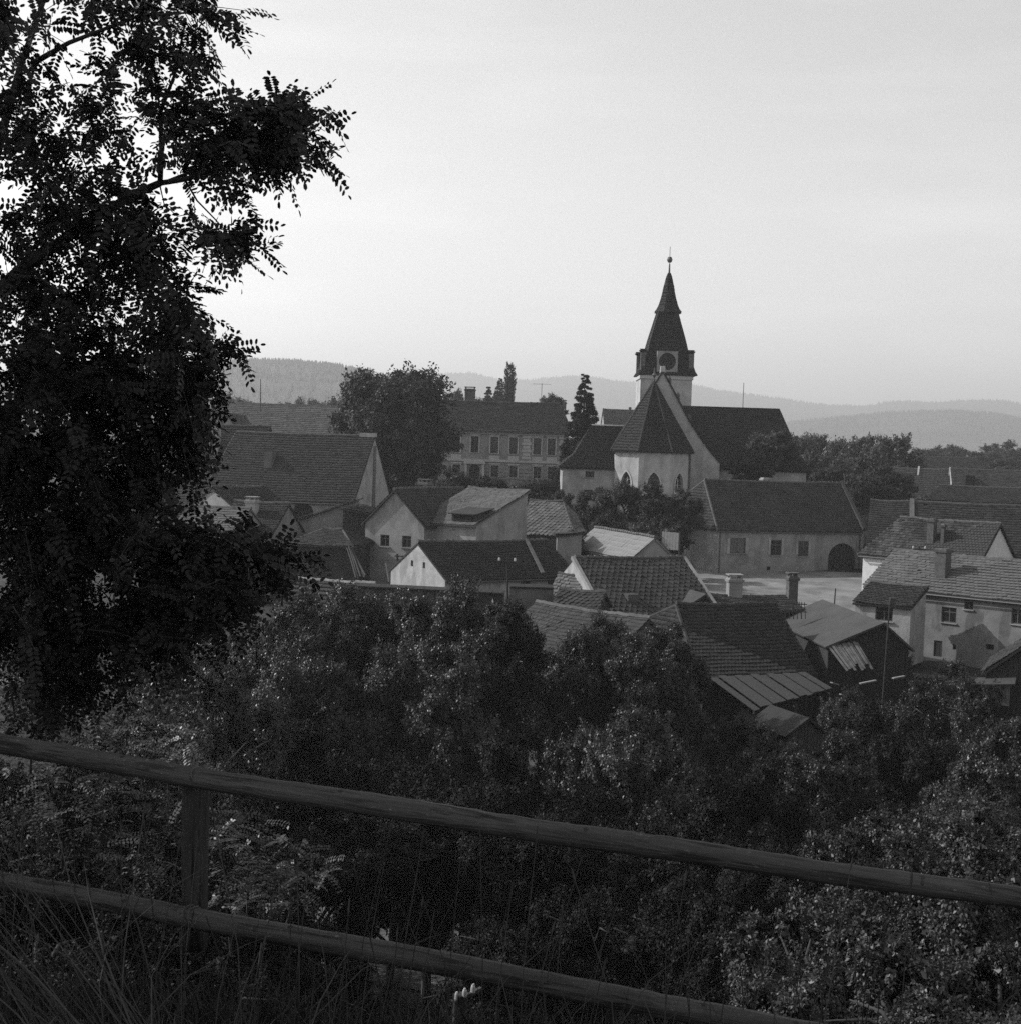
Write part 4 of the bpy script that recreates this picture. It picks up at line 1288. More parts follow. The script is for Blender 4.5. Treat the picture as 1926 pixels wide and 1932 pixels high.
# --- felt roof shed
hF = house('felt_shed', 'dark wooden shed with sagging pale felt roof', (1562, 1219, 72.5), (1714, 72.8), 10.5, (1672, 1177), style='gf', af=.66, cat='shed', wall=M_WOOD, roof=M_FELT, tile=None, ov=.25, go=.3)
n = 26
for i in range(n):
    t0, t1 = i / n, (i + 1) / n
    def hh(t): return hF['H'] + (hF['zr'] - hF['H']) * (t / .66 if t < .66 else (1 - t) / .34) - .08
    L_ = hF['L']
    q = MB(); q.add([(L_ * t0 + .01, -.04, .1), (L_ * t1 - .01, -.04, .1), (L_ * t1 - .01, -.04, hh(t1)), (L_ * t0 + .01, -.04, hh(t0)), (L_ * t0 + .01, -.005, .1), (L_ * t1 - .01, -.005, .1), (L_ * t1 - .01, -.005, hh(t1)), (L_ * t0 + .01, -.005, hh(t0))],
                    [(0, 1, 2, 3), (0, 4, 5, 1), (1, 5, 6, 2), (2, 6, 7, 3), (3, 7, 4, 0)])
    q.build('board', M_WOOD, hF['root'])
Wi = hF['W'].inverted()
plank_quad(hF['root'], at(1560, 1220, 72.3), at(1618, 1212, 72.3), at(1645, 1258, 71.2), at(1594, 1264, 71.0), 11, M_PLANK_G, inv=Wi, jit=.14, seed=5)

# --- right edge shed, board hut
se_ = mono_shed('edge_shed', 'dark board shed with pale door at the right edge', (1862, 1268, 65), (1975, 1192, 64), 5, wall=M_WOOD, roof=M_WOOD, boards=True, fall=0)
p = se_['root']
q = MB(); q.box(.35, -.1, se_['h0'] - 1.5, 1.05, -.04, se_['h0'] - .45); q.build('door', M_WOOD_WHITE, p)
q = MB(); q.slab([(-.5, -1.0, se_['h0'] - .5), (1.3, -1.0, se_['h0'] - .3), (1.3, -.04, se_['h0'] - .1), (-.5, -.04, se_['h0'] - .3)], .06); q.build('canopy', M_WOOD_PALE, p)
hu = house('board_hut', 'tiny hut of upright weathered boards among the bushes', (1486, 1383, 58), (1552, 58.6), 2.6, (1517, 1357), style='gf', cat='hut', wall=M_WOOD, roof=M_TILE_CH, tile=None, ov=.3, go=.25, base=at(1515, 1425, 58).z)
n = 11
for i in range(n):
    t0, t1 = i / n, (i + 1) / n
    L_ = hu['L']
    top = hu['H'] + (hu['zr'] - hu['H']) * (1 - abs((t0 + t1) - 1)) - .1
    q = MB(); q.box(L_ * t0 + .008, -.05, 0, L_ * t1 - .008, -.01, top); q.build('board', M_WOOD_PALE, hu['root'])

# --- right background roofs
house('far_right_house', 'distant house with white end gable behind the trees', (1735, 884, 232), (1852, 231), 9, (1790, 864), wall=M_PL_LIGHT, roof=M_TILE_D, tile=(.45, .4))
hh1 = house('back_house', 'long roof with white fire gable tips right of the church', (1667, 950, 190), (1794, 187), 12, (1730, 886), wall=M_PL_LIGHT, roof=M_TILE_M, tile=(.4, .35), go=-.02)
hh2 = house('back_house', 'dark roof with small dormer opening at the far right edge', (1797, 928, 186), (1930, 184), 11, (1860, 888), wall=M_PL_LIGHT, roof=M_TILE_M, tile=(.4, .35), go=-.02, ext=3, chimneys=[(1878, 1890, 882, .6, M_BRICK)])
p = hh2['pix'](1829, 907, 1, 2.2)
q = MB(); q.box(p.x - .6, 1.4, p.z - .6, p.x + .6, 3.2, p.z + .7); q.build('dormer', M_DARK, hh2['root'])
for hx, us in ((hh1, (1665, 1733, 1792)),):
    for u in us:
        x = hx['pix'](u, 886, 1, hx['d'] / 2).x
        q = MB(); q.add([(x - .12, hx['d'] / 2 - 2, hx['zr'] - 1.6), (x + .12, hx['d'] / 2 - 2, hx['zr'] - 1.6), (x + .12, hx['d'] / 2, hx['zr'] + .5), (x - .12, hx['d'] / 2, hx['zr'] + .5), (x - .12, hx['d'] / 2 + 2, hx['zr'] - 1.6), (x + .12, hx['d'] / 2 + 2, hx['zr'] - 1.6)],
                        [(0, 1, 2, 3), (3, 2, 5, 4), (0, 3, 4), (1, 5, 2)]); q.build('fire_gable', M_PL_LIGHT, hx['root'])
house('white_wall_house', 'dark roofed house with a strip of bright white wall', (1752, 944, 150), (1935, 147), 9, (1850, 921), wall=M_PL_LIGHT, roof=M_TILE_D, tile=(.33, .3), ext=2, hipL=1)
house('distant_cottage', 'distant low roof with chimneys between spruce and church', (1140, 800, 240), (1215, 240), 9, (1180, 775), wall=M_PL_MID, roof=M_TILE_M, tile=(.4, .4), chimneys=[(1186, 1190, 768, .5, M_BRICK), (1150, 1153, 772, .4, M_BRICK)])

# ================================================================ SMALL YARD THINGS
# white board panel by the long house
p = at(1246, 1036, 112); p2 = at_z(1279, 111, p.z)
r = tag(empty('board_gate', p, math.atan2(p2.y - p.y, p2.x - p.x)), 'whitewashed board gate standing beside the long house', 'gate')
wl = (p2 - p).length
for i in range(6):
    q = MB(); q.box(wl * i / 6 + .01, 0, 0, wl * (i + 1) / 6 - .01, .03, 1.42 - .02 * (i % 2)); q.build('board', M_WOOD_WHITE, r)
for z in (.3, 1.1):
    q = MB(); q.box(0, .034, z, wl, .08, z + .1); q.build('batten', M_WOOD_PALE, r)
for x in (-.1, wl):
    q = MB(); q.box(x, -.03, -1.6, x + .1, .1, 1.5); q.build('post', M_WOOD, r)

# picket fence
p = at(583, 1096, 90); p2 = at_z(650, 89.5, p.z)
wl = (p2 - p).length
r = tag(empty('picket_fence', p, math.atan2(p2.y - p.y, p2.x - p.x)), 'dark picket fence below the broken hipped shed', 'fence')
pm = MB().add([(0, 0, 0), (.05, 0, 0), (.05, .025, 0), (0, .025, 0), (0, 0, .7), (.05, 0, .7), (.05, .025, .7), (0, .025, .7), (.025, 0, .78), (.025, .025, .78)],
              [(0, 1, 5, 8, 4), (2, 3, 7, 9, 6), (1, 2, 6, 5), (3, 0, 4, 7), (5, 6, 9, 8), (7, 4, 8, 9), (0, 3, 2, 1)]).mesh('picket')
pm.materials.append(M_WOOD_PALE)
n = 24
for i in range(n):
    o = link('picket', pm, None, r); o.location = (wl * i / n, -.03, random.uniform(-.03, .03))
for z in (.15, .5):
    q = MB(); q.box(0, 0, z, wl, .04, z + .06); q.build('rail', M_WOOD, r)
# leaning poles by the shed
POLES = [((655, 1034), (672, 1090)), ((660, 1032), (681, 1088)), ((665, 1036), (688, 1090)), ((658, 1030), (676, 1092)), ((662, 1038), (690, 1086))]
for i, (a, b) in enumerate(POLES):
    A, B = at(a[0], a[1], 94.5), at(b[0], b[1], 92)
    q = MB(); q.tube([A, (A + B) / 2 + Vector((.03, 0, .02)), B], [.045, .055, .06], 6)
    tag(q.build('leaning_pole', M_WOOD_PALE), 'long pole leaning on the hipped shed, %s of five by its foot' % ('leftmost', 'third', 'fourth', 'second', 'rightmost')[i], 'pole', 'poles leaning against the hipped shed')
# bright upright stake and timber frame beside the gable house
q = MB(); q.bar(at(728, 1062, 92), at(734, 1098, 91.5), .09); tag(q.build('white_stake', M_WOOD_WHITE), 'bright white stake leaning below the two windowed gable', 'stake')
r = tag(empty('timber_rack', at(752, 1090, 92)), 'rough timber rack of posts and rails left of the white gable', 'rack')
o0 = r.location.copy()
for (a, b, w) in (((750, 1045), (752, 1098), .12), ((762, 1048), (760, 1098), .12), ((745, 1049), (790, 1052), .08), ((748, 1056), (786, 1058), .07), ((770, 1050), (766, 1095), .1)):
    q = MB(); q.bar(at(a[0], a[1], 92) - o0, at(b[0], b[1], 92) - o0, w); q.build('timber', M_WOOD_PALE, r)
# loose white boards in the yard
BRD = [(1622, 1290, 1652, 1284, 'long pale board lying in the yard below the felt shed'), (1684, 1280, 1706, 1276, 'pale board lying farthest back in the overgrown yard'),
       (1568, 1288, 1580, 1292, 'short bright board end by the plank lean-to'), (1585, 1310, 1602, 1328, 'thin pale lath leaning beside the plank lean-to')]
for (u0, v0, u1, v1, lb) in BRD:
    A, B = at(u0, v0, 69), at(u1, v1, 69.4)
    q = MB(); q.bar(A, B, .16, .06); tag(q.build('loose_board', M_WOOD_WHITE), lb, 'board')

r = tag(empty('lattice_rack', at(1495, 1168, 79)), 'small rough lattice of laths right of the plank barn ridge', 'rack')
o0 = r.location.copy()
for i in range(8):
    a, b = at(1482 + i * 5, 1133 + i * .5, 79) - o0, at(1484 + i * 5 + (i % 3 - 1) * 3, 1168, 79) - o0
    q = MB(); q.bar(a, b, .04); q.build('lath', M_WOOD_PALE, r)
for v in (1138, 1152):
    q = MB(); q.bar(at(1478, v, 78.95) - o0, at(1522, v + 3, 78.95) - o0, .05); q.build('lath', M_WOOD_PALE, r)
# wood pile behind the plank barn
r = tag(empty('wood_pile', at(1425, 1150, 88)), 'low pile of split logs on the street edge behind the barn', 'wood pile')
for i in range(26):
    k_, j_ = i % 9, i // 9
    q = MB(); q.tube([(k_ * .26 + .13 * (j_ % 2), 0, .12 + j_ * .21), (k_ * .26 + .13 * (j_ % 2) + .02, .8, .12 + j_ * .21)], .115, 7); q.build('log', M_WOOD_PALE, r)
r.location.z = G(r.location.x, r.location.y) + .1

# utility poles and masts
def pole(name, label, foot, top, r0=.09, arms=0, box=False, cat='pole'):
    A = at(*foot); B = at(*top)
    rt = tag(empty(name, A), label, cat)
    q = MB(); q.tube([(0, 0, -.5), (B - A) * .5, B - A], [r0, r0 * .9, r0 * .75], 8); q.build('shaft', M_WOOD, rt)
    t = B - A
    for k_ in range(arms):
        z = -.25 - .5 * k_
        q = MB(); q.bar(t + Vector((-.5, 0, z)), t + Vector((.5, 0, z)), .07); q.build('crossarm', M_WOOD, rt)
        for x in (-.42, .42):
            q = MB(); q.tube([t + Vector((x, 0, z + .04)), t + Vector((x, 0, z + .08)), t + Vector((x, 0, z + .2)), t + Vector((x, 0, z + .24))], [.03, .07, .06, .02], 8); q.build('insulator', M_PORC, rt)
    if box:
        q = MB(); q.box(t.x - .02, t.y - .1, t.z - .35, t.x + .25, t.y + .1, t.z + .05); q.build('birdhouse', M_WOOD_PALE, rt)
    return rt
pole('yard_pole', 'tall thin pole with a small box on top in the overgrown yard', (1665, 1310, 67), (1679, 1130, 68), .045, box=True)
pole('utility_pole', 'short utility pole with insulators in front of the dark roofed house', (958, 1140, 75.5), (957, 1052, 75.5), .06, arms=1, cat='utility pole')
pole('utility_pole', 'utility pole with two white insulators before the patchy roof', (1733, 1110, 97), (1734, 1030, 97), .08, arms=1, cat='utility pole')
pole('street_post', 'thin post on the dirt street right of the tall chimneys', (1573, 1150, 92), (1576, 1110, 92), .05, cat='post')
pole('mast', 'thin mast above the long hall roof on the left', (492, 770, 196), (492, 715, 196), .07, cat='mast')
# weathered wooden crossarm with white insulators just beyond the fence
r = tag(empty('crossarm_pole', at(868, 1960, 17)), 'pole top with crossarm and white insulators below the lower rail', 'utility pole')
o0 = r.location.copy()
q = MB(); a_ = at(868, 1890, 17) - o0; q.tube([a_ + Vector((0, .1, -7)), a_ + Vector((0, .1, .05))], .09, 8); q.build('shaft', M_WOOD, r)
q = MB(); q.bar(at(856, 1892, 17) - o0, at(908, 1866, 17.3) - o0, .045); q.build('crossarm', M_WOOD_PALE, r)
for (u, v) in ((862, 1884), (877, 1877), (893, 1869)):
    b_ = at(u, v, 17.05) - o0
    q = MB(); q.tube([b_ + Vector((0, 0, -.04)), b_ + Vector((0, 0, -.02)), b_ + Vector((0, 0, .03)), b_ + Vector((0, 0, .05)), b_ + Vector((0, 0, .08))], [.018, .032, .03, .026, .012], 9); q.build('insulator', M_PORC, r)

# ================================================================ VEGETATION
def leaf_cloud(P, D, N, ln, wd):
    """diamond leaves at P (n,3), pointing along D, facing N"""
    n = len(P)
    D = D / np.linalg.norm(D, axis=1, keepdims=True)
    S = np.cross(N, D)
    S /= (np.linalg.norm(S, axis=1, keepdims=True) + 1e-9)
    U = np.cross(D, S)
    ln = np.asarray(ln).reshape(-1, 1) * np.ones((n, 1)); wd = np.asarray(wd).reshape(-1, 1) * np.ones((n, 1))
    V = np.stack([P, P + D * ln * .45 + S * wd * .5 + U * wd * .15, P + D * ln - U * ln * .12, P + D * ln * .45 - S * wd * .5 + U * wd * .15], 1).reshape(-1, 3)
    F = np.arange(n * 4).reshape(n, 4)
    return V, F

def unit(n, rng):
    v = rng.normal(size=(n, 3))
    return v / np.linalg.norm(v, axis=1, keepdims=True)

def crown_mesh(name, n, leaf, seed, nclump=22, R0=3.0, squash=.85, m=None, clump=(.3, .5), shell=.62, flat=.0, core=.22):
    rng = np.random.default_rng(seed)
    c = unit(nclump, rng) * (rng.uniform(.2, 1, (nclump, 1)) ** .5) * shell
    c[:, 2] *= squash
    r = rng.uniform(clump[0], clump[1], nclump)
    w = r ** 2
    idx = rng.choice(nclump, n, p=w / w.sum())
    nsp = 26
    # every clump is a bundle of leafy sprays of unequal length
    spoke = unit(nclump * nsp, rng)
    spoke[:, 2] = spoke[:, 2] * .9 + .12
    spl = rng.uniform(.62, 1.22, nclump * nsp)
    si = rng.integers(0, nsp, n) + idx * nsp
    t = 1 - np.abs(rng.normal(0, .30, n))
    t = np.clip(t, .12, 1)
    fan = unit(n, rng) * (rng.uniform(.05, .42, n) * (1.15 - t * .55))[:, None]
    P = c[idx] + (spoke[si] * (t * spl[si])[:, None] + fan) * r[idx][:, None]
    P[:, 2] *= (1 - flat)
    d2 = spoke[si]
    P *= R0
    og = c[idx] / (np.linalg.norm(c[idx], axis=1, keepdims=True) + .2)
    N = d2 * .75 + og * .6 + np.array([0, 0, .35]) + unit(n, rng) * .52
    D = unit(n, rng) * .8 + d2 * .7 + np.array([0, 0, -.35])
    sz = leaf * rng.uniform(.6, 1.3, n)
    k = int(n * core)          # bigger leaves deep inside close the crown to light
    ci = rng.choice(nclump, k, p=w / w.sum())
    Pc = (c[ci] + unit(k, rng) * (r[ci] * rng.uniform(.1, .62, k))[:, None]) * R0
    P = np.concatenate([P, Pc]); N = np.concatenate([N, unit(k, rng)]); D = np.concatenate([D, unit(k, rng)]); sz = np.concatenate([sz, leaf * rng.uniform(1.6, 2.4, k)])
    V, F = leaf_cloud(P, D, N, sz, sz * .58)
    me = fastmesh(name, V, F)
    me.materials.append(m)
    return me

CR_S = [crown_mesh('crown', 56000, .095, 100 + i, 40, 3.0, 1.0, M_LEAF_S, clump=(.14, .30), shell=.82) for i in range(4)]      # river trees
CR_N = [crown_mesh('crown', 42000, .074, 200 + i, 34, 2.0, .95, M_LEAF_B, clump=(.15, .31), shell=.82) for i in range(3)]     # nearer bushes
CR_D = [crown_mesh('crown', 42000, .1, 240 + i, 36, 3.0, .95, M_LEAF_SHADE, clump=(.15, .31), shell=.82) for i in range(2)]    # thicket with its shade put into the dark leaf colour
CR_F = [crown_mesh('crown', 15000, .2, 300 + i, 30, 3.0, .95, M_LEAF_F, clump=(.17, .34), shell=.8) for i in range(3)]       # village and far trees
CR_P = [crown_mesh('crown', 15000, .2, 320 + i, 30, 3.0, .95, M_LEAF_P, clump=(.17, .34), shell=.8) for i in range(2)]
CR_L = crown_mesh('crown', 46000, .15, 340, 44, 3.0, 1.0, M_LEAF_F, clump=(.2, .36), shell=.78)  # lime tree
CR_SHADE = crown_mesh('crown', 16000, .12, 380, 20, 3.0, .95, M_LEAF_N, clump=(.3, .45), shell=.7)
CR_SP = [crown_mesh('crown', 8000, .12, 360, 20, 3.0, .95, M_LEAF_S, clump=(.22, .36))]

def trunk_mesh(h, r0, rad, hc, seed, nl=5):
    rr = random.Random(seed)
    m = MB()
    lean = Vector((rr.uniform(-.05, .05), rr.uniform(-.05, .05), 0)) * h
    pts = [Vector((0, 0, -.5)), Vector((0, 0, .1)) , lean * .3 + Vector((0, 0, h * .35)), lean * .7 + Vector((0, 0, h * .7)), Vector((0, 0, hc))]
    m.tube(pts, [r0 * 1.5, r0 * 1.15, r0 * .9, r0 * .65, r0 * .35], 7)
    for i in range(nl):
        a = rr.uniform(0, 6.28)
        z0 = h * rr.uniform(.4, .8)
        e = Vector((math.cos(a) * rad * rr.uniform(.5, .8), math.sin(a) * rad * rr.uniform(.5, .8), min(z0 + rad * rr.uniform(.3, .9), hc + rad * .5)))
        s = lean * .5 + Vector((0, 0, z0))
        m.tube([s, (s + e) / 2 + Vector((0, 0, .15 * rad)), e], [r0 * .5, r0 * .3, r0 * .12], 5)
    return m

def tree(name, label, cat, u, vt, Y, rad, crown, aspect=1.0, group=None, R0=3.0, seed=0, base=None, trunk=True, vbot=None):
    top = at(u, vt, Y)
    g = G(top.x, top.y) if base is None else base
    h = max(top.z - g, .8)
    sz = rad * aspect
    if vbot is not None:
        sz = (top.z - at(u, vbot, Y).z) / 2
    sz = min(sz, h * .62)
    hc = h - sz * .98
    root = tag(empty(name, (top.x, top.y, g)), label, cat, group)
    if trunk:
        trunk_mesh(h * .8, max(.05, rad * .055), rad, max(hc, .3), seed).build('trunk', M_BARK, root, smooth=True)
    c = link('crown', crown, None, root)
    c.location = (0, 0, hc)
    k = rad / R0
    c.scale = (k, k, sz / R0)
    c.rotation_euler = (0, 0, seed * 1.7)
    return root

# ---- trees of the village
tree('lime_tree', 'huge dark round lime tree left of the school', 'tree', 742, 672, 140, 6.9, CR_L, 1.0, vbot=950, seed=2)
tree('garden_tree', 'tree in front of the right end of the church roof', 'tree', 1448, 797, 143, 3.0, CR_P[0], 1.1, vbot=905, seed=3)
tree('garden_tree', 'dark low tree directly behind the long house chimney', 'tree', 1418, 862, 141, 2.6, CR_F[1], .8, vbot=920, seed=13)
BUSH = [(1062, 922, 131, 1.5, 'dark shrub at the left corner of the sacristy wall'), (1120, 915, 127, 2.1, 'shrub below the lower sacristy window'), (1176, 897, 124, 2.8, 'large glossy shrub in front of the left apse window'),
        (1234, 906, 123, 2.5, 'shrub in front of the middle apse window'), (1290, 920, 125, 2.3, 'shrub under the right apse window'), (1330, 935, 128, 2.2, 'shrub in the corner between church and long house'),
        (1095, 962, 118, 2.3, 'loose bush behind the little white shed'), (1150, 965, 114, 2.6, 'broad bush behind the bright sheet roof'), (1215, 972, 114, 2.4, 'bush rising above the bright sheet roof ridge'), (1265, 975, 117, 2.0, 'bush left of the long house hip')]
for i, (u, v, Y, r_, lb) in enumerate(BUSH):
    tree('shrub', lb, 'shrub', u, v, Y, r_, CR_F[i % 3] if i % 2 else CR_S[i % 4], .95, seed=20 + i, group='shrubs round the church')
RB = [(855, 884, 150, 2.8, 'clipped round bush at the foot of the lime tree'), (925, 893, 149, 2.6, 'clipped round bush in front of the school door'), (1017, 897, 147, 3.0, 'clipped round bush nearest the sacristy')]
for i, (u, v, Y, r_, lb) in enumerate(RB):
    tree('round_bush', lb, 'bush', u, v, Y, r_, CR_F[i], .8, seed=40 + i, group='clipped bushes before the school')
tree('orchard_tree', 'thin tree leaning over the little white shed', 'tree', 1085, 985, 106, 1.4, CR_SP[0], .9, seed=44)

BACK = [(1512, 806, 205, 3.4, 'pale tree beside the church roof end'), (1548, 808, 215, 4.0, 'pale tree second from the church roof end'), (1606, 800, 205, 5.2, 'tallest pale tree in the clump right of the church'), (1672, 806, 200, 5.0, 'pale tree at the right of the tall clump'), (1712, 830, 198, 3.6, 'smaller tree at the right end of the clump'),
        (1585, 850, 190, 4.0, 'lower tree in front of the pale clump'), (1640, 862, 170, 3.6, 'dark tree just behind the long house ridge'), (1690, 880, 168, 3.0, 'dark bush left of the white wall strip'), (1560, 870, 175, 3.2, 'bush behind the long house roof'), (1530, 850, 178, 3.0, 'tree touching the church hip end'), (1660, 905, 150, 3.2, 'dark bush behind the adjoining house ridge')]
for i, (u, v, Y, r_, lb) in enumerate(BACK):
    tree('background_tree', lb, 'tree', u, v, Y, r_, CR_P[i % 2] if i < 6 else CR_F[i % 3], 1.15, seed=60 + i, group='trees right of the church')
ORD = ['first', 'second', 'third', 'fourth', 'fifth', 'sixth', 'seventh', 'eighth', 'ninth', 'tenth']
FARS = [(1765, 842, 330, 5), (1800, 836, 350, 6), (1846, 846, 330, 5), (1890, 832, 380, 7), (1925, 838, 360, 7), (1745, 838, 300, 4), (1870, 856, 290, 5), (1820, 858, 300, 5), (1915, 860, 280, 6), (1785, 860, 270, 4)]
for i, (u, v, Y, r_) in enumerate(FARS):
    k_ = sorted(FARS).index((u, v, Y, r_))
    tree('distant_tree', 'hazy distant tree beyond the right background roofs, %s from the left' % ORD[k_], 'tree', u, v, Y, r_, CR_F[i % 3], 1.1, seed=80 + i, group='hazy trees at the right horizon', trunk=False)
FARL = [(425, 742, 300, 5), (455, 745, 320, 5), (480, 750, 310, 4), (555, 752, 330, 5), (585, 750, 310, 5), (615, 744, 300, 6), (650, 740, 290, 6), (520, 758, 340, 4)]
for i, (u, v, Y, r_) in enumerate(FARL):
    k_ = sorted(FARL).index((u, v, Y, r_))
    tree('distant_tree', 'hazy distant tree above the long hall roof, %s from the left' % ORD[k_], 'tree', u, v, Y, r_, CR_F[i % 3], 1.1, seed=95 + i, group='hazy trees behind the long hall', trunk=False)
FARM = [(1025, 748, 225, 2.0, 'small tree above the school roof under the aerial'), (1046, 738, 220, 2.6, 'tree above the right end of the school roof'), (905, 742, 270, 4, 'pale tree right of the school chimney'), (857, 735, 280, 3.2, 'hazy tree left of the school chimney'), (1210, 770, 300, 4.5, 'hazy tree left of the church tower')]
for i, (u, v, Y, r_, lb) in enumerate(FARM):
    tree('distant_tree', lb, 'tree', u, v, Y, r_, CR_F[i % 3], 1.2, seed=110 + i, trunk=True)

def conifer(name, label, u, vt, vb, Y, halfw, m=M_NEEDLE, seed=1, tiers=22, poplar=False):
    rng = np.random.default_rng(seed)
    top, bot = at(u, vt, Y), at(u, vb, Y)
    g = min(bot.z, top.z - 1)
    h = top.z - g
    root = tag(empty(name, (top.x, top.y, g)), label, 'tree')
    t = MB(); t.tube([(0, 0, -3), (0, 0, h * .6), (0, 0, h)], [.25, .14, .02], 7); t.build('trunk', M_BARK, root)
    Ps, Ds, Ns, Ls = [], [], [], []
    for i in range(tiers):
        f = (i + .5) / tiers
        z0_ = h * (1 - f * .97)
        rad = halfw * (f ** .85) * (1 if not poplar else .0) + (0.12 if not poplar else halfw * math.sin(math.pi * min(1, .12 + f * .85)) ** .6)
        nb = 9 + int(f * 14)
        for b in range(nb):
            a = rng.uniform(0, 2 * math.pi)
            z = z0_ + rng.uniform(-.7, .7) * h / tiers
            ln = rad * rng.uniform(.7, 1.15)
            n = int(60 + 200 * f) if not poplar else 60
            t_ = rng.uniform(.08, 1, n) ** .7
            dr = np.array([math.cos(a), math.sin(a), 0])
            droop = -.42 if not poplar else 1.4
            c = dr[None] * (t_ * ln)[:, None] + np.array([0, 0, 1.0])[None] * (z + droop * t_ * ln + .22 * (t_ ** 3) * ln)[:, None]
            side = np.array([-dr[1], dr[0], 0])
            w = (1 - t_ * .75) * ln * .32
            s = rng.uniform(-1, 1, n)
            c = c + side[None] * (s * w)[:, None] + np.array([0, 0, -1.0])[None] * (rng.random(n) * .26 * ln)[:, None]
            Ps.append(c); Ds.append(dr[None] + side[None] * s[:, None] * .9 + rng.normal(0, .25, (n, 3)) + np.array([[0, 0, -.3]]))
            Ns.append(np.array([[0, 0, 1.0]]) + rng.normal(0, .35, (n, 3)))
            Ls.append(np.full(n, .34))
    P, D, N, Lh = np.concatenate(Ps), np.concatenate(Ds), np.concatenate(Ns), np.concatenate(Ls)
    V, F = leaf_cloud(P, D, N, Lh, Lh * .35)
    link('crown', fastmesh('crown', V, F), m, root)
    return root
conifer('spruce_tree', 'pointed dark spruce left of the church', 1103, 707, 925, 150, 3.1, seed=3)
conifer('poplar_tree', 'slim lone poplar on the skyline above the school', 963, 692, 790, 262, 1.0, M_LEAF_F, 5, 14, poplar=True)
conifer('spruce_tree', 'hazy far spruce left of the lone poplar', 944, 713, 800, 275, 2.6, M_LEAF_F, 6, 14)
conifer('spruce_tree', 'hazy far spruce right of the school chimney', 922, 730, 800, 272, 2.4, M_LEAF_F, 7, 14)
conifer('spruce_tree', 'hazy far spruce farthest left of the school chimney', 868, 738, 800, 285, 2.2, M_LEAF_F, 8, 12)

# ---- trees on the river banks and the slope: (u, v of top, depth, radius, label)
RIV = [
 (400, 1175, 66, 2.6, 'river tree behind the lowest hanging branches'), (335, 1160, 70, 2.5, 'river tree deep behind the hanging branches'), (280, 1205, 60, 2.4, 'river tree behind the locust trunk side'),
 (1150, 1165, 60, 1.9, 'slim river tree left of the river barn hip'), (1085, 1225, 61, 1.8, 'small river tree under the tiled house ridge'), (520, 1180, 62, 2.2, 'river tree left of the striped shed roof'), (470, 1215, 58, 2.6, 'dark river tree beside the hanging branch'), (1450, 1370, 56, 1.4, 'low bush left of the board hut'),
 (600, 1128, 58, 2.8, 'river tree below the striped shed roof'), (655, 1108, 60, 2.6, 'river tree beside the striped shed ridge end'), (730, 1112, 60, 2.9, 'river tree in front of the mossy wall, left part'),
 (815, 1118, 58, 2.6, 'river tree in front of the mossy wall, right part'), (905, 1102, 57, 3.0, 'tallest river tree left of the grey yard wall'), (970, 1150, 56, 2.4, 'dark river tree below the grey yard wall'),
 (560, 1225, 52, 3.0, 'bright leafed river tree under the hanging branch tip'), (650, 1240, 53, 2.6, 'river tree second row below the striped shed'), (760, 1235, 54, 2.8, 'river tree in the second row, centre left'),
 (860, 1255, 53, 2.8, 'river tree in the second row, centre'), (1000, 1290, 55, 2.5, 'river tree in front of the tree hidden roof, left'),
 (1118, 1185, 59, 2.0, 'slender river tree before the tree hidden roof'), (1205, 1205, 58, 2.2, 'river tree left of the plank barn hip'), (1262, 1185, 60, 2.0, 'river tree overlapping the plank barn left hip'), (1280, 1290, 58, 2.2, 'river tree at the plank barn corner'),
 (1400, 1345, 60, 2.0, 'river tree below the plank lean-to'), (1200, 1340, 45, 2.7, 'bright edged river tree in the centre right'), (1110, 1380, 47, 2.4, 'river tree between the two bright crowns'), (1320, 1400, 46, 2.5, 'dark river tree below the plank barn'),
 (480, 1290, 42, 2.6, 'river tree under the big overhanging tree, right'), (380, 1270, 38, 2.6, 'river tree under the big overhanging tree, left'), (290, 1330, 32, 2.2, 'slope tree below the overhanging tree, far left'),
 (700, 1370, 44, 2.8, 'dark tree above the top rail, left of centre'), (590, 1370, 42, 2.6, 'dark tree above the top rail right of the post'), (820, 1400, 42, 2.8, 'dark tree above the top rail at centre'), (950, 1400, 43, 2.8, 'dark tree above the top rail, right of centre'), (1050, 1430, 42, 2.6, 'dark tree behind the top rail middle'),
 (1450, 1440, 44, 2.3, 'dark tree below the board hut'), (1560, 1390, 50, 2.4, 'tree right of the board hut'), (1640, 1330, 55, 2.6, 'round dark tree in front of the overgrown yard'), (1600, 1300, 61, 1.8, 'bush beside the loose boards'),
 (1722, 1290, 66, 2.0, 'bush in the yard below the bright roofed house door'), (1790, 1260, 72, 2.2, 'bush under the lower windows of the bright roofed house'), (1840, 1290, 64, 2.2, 'bush left of the edge shed'), (1760, 1350, 52, 2.6, 'tree in the yard right of the round dark tree'), (1850, 1400, 46, 2.6, 'tree below the pale shed door'), (1915, 1370, 46, 2.4, 'tree at the right edge below the shed'),
 (1690, 1235, 77, 1.6, 'bush against the porch corner')]
for i, (u, v, Y, r_, lb) in enumerate(RIV):
    tree('river_tree', lb, 'tree', u, v - 16, Y, r_, CR_D[i % 2] if 'dark' in lb else CR_S[i % 4], 1.3, seed=200 + i, group='trees along the river')
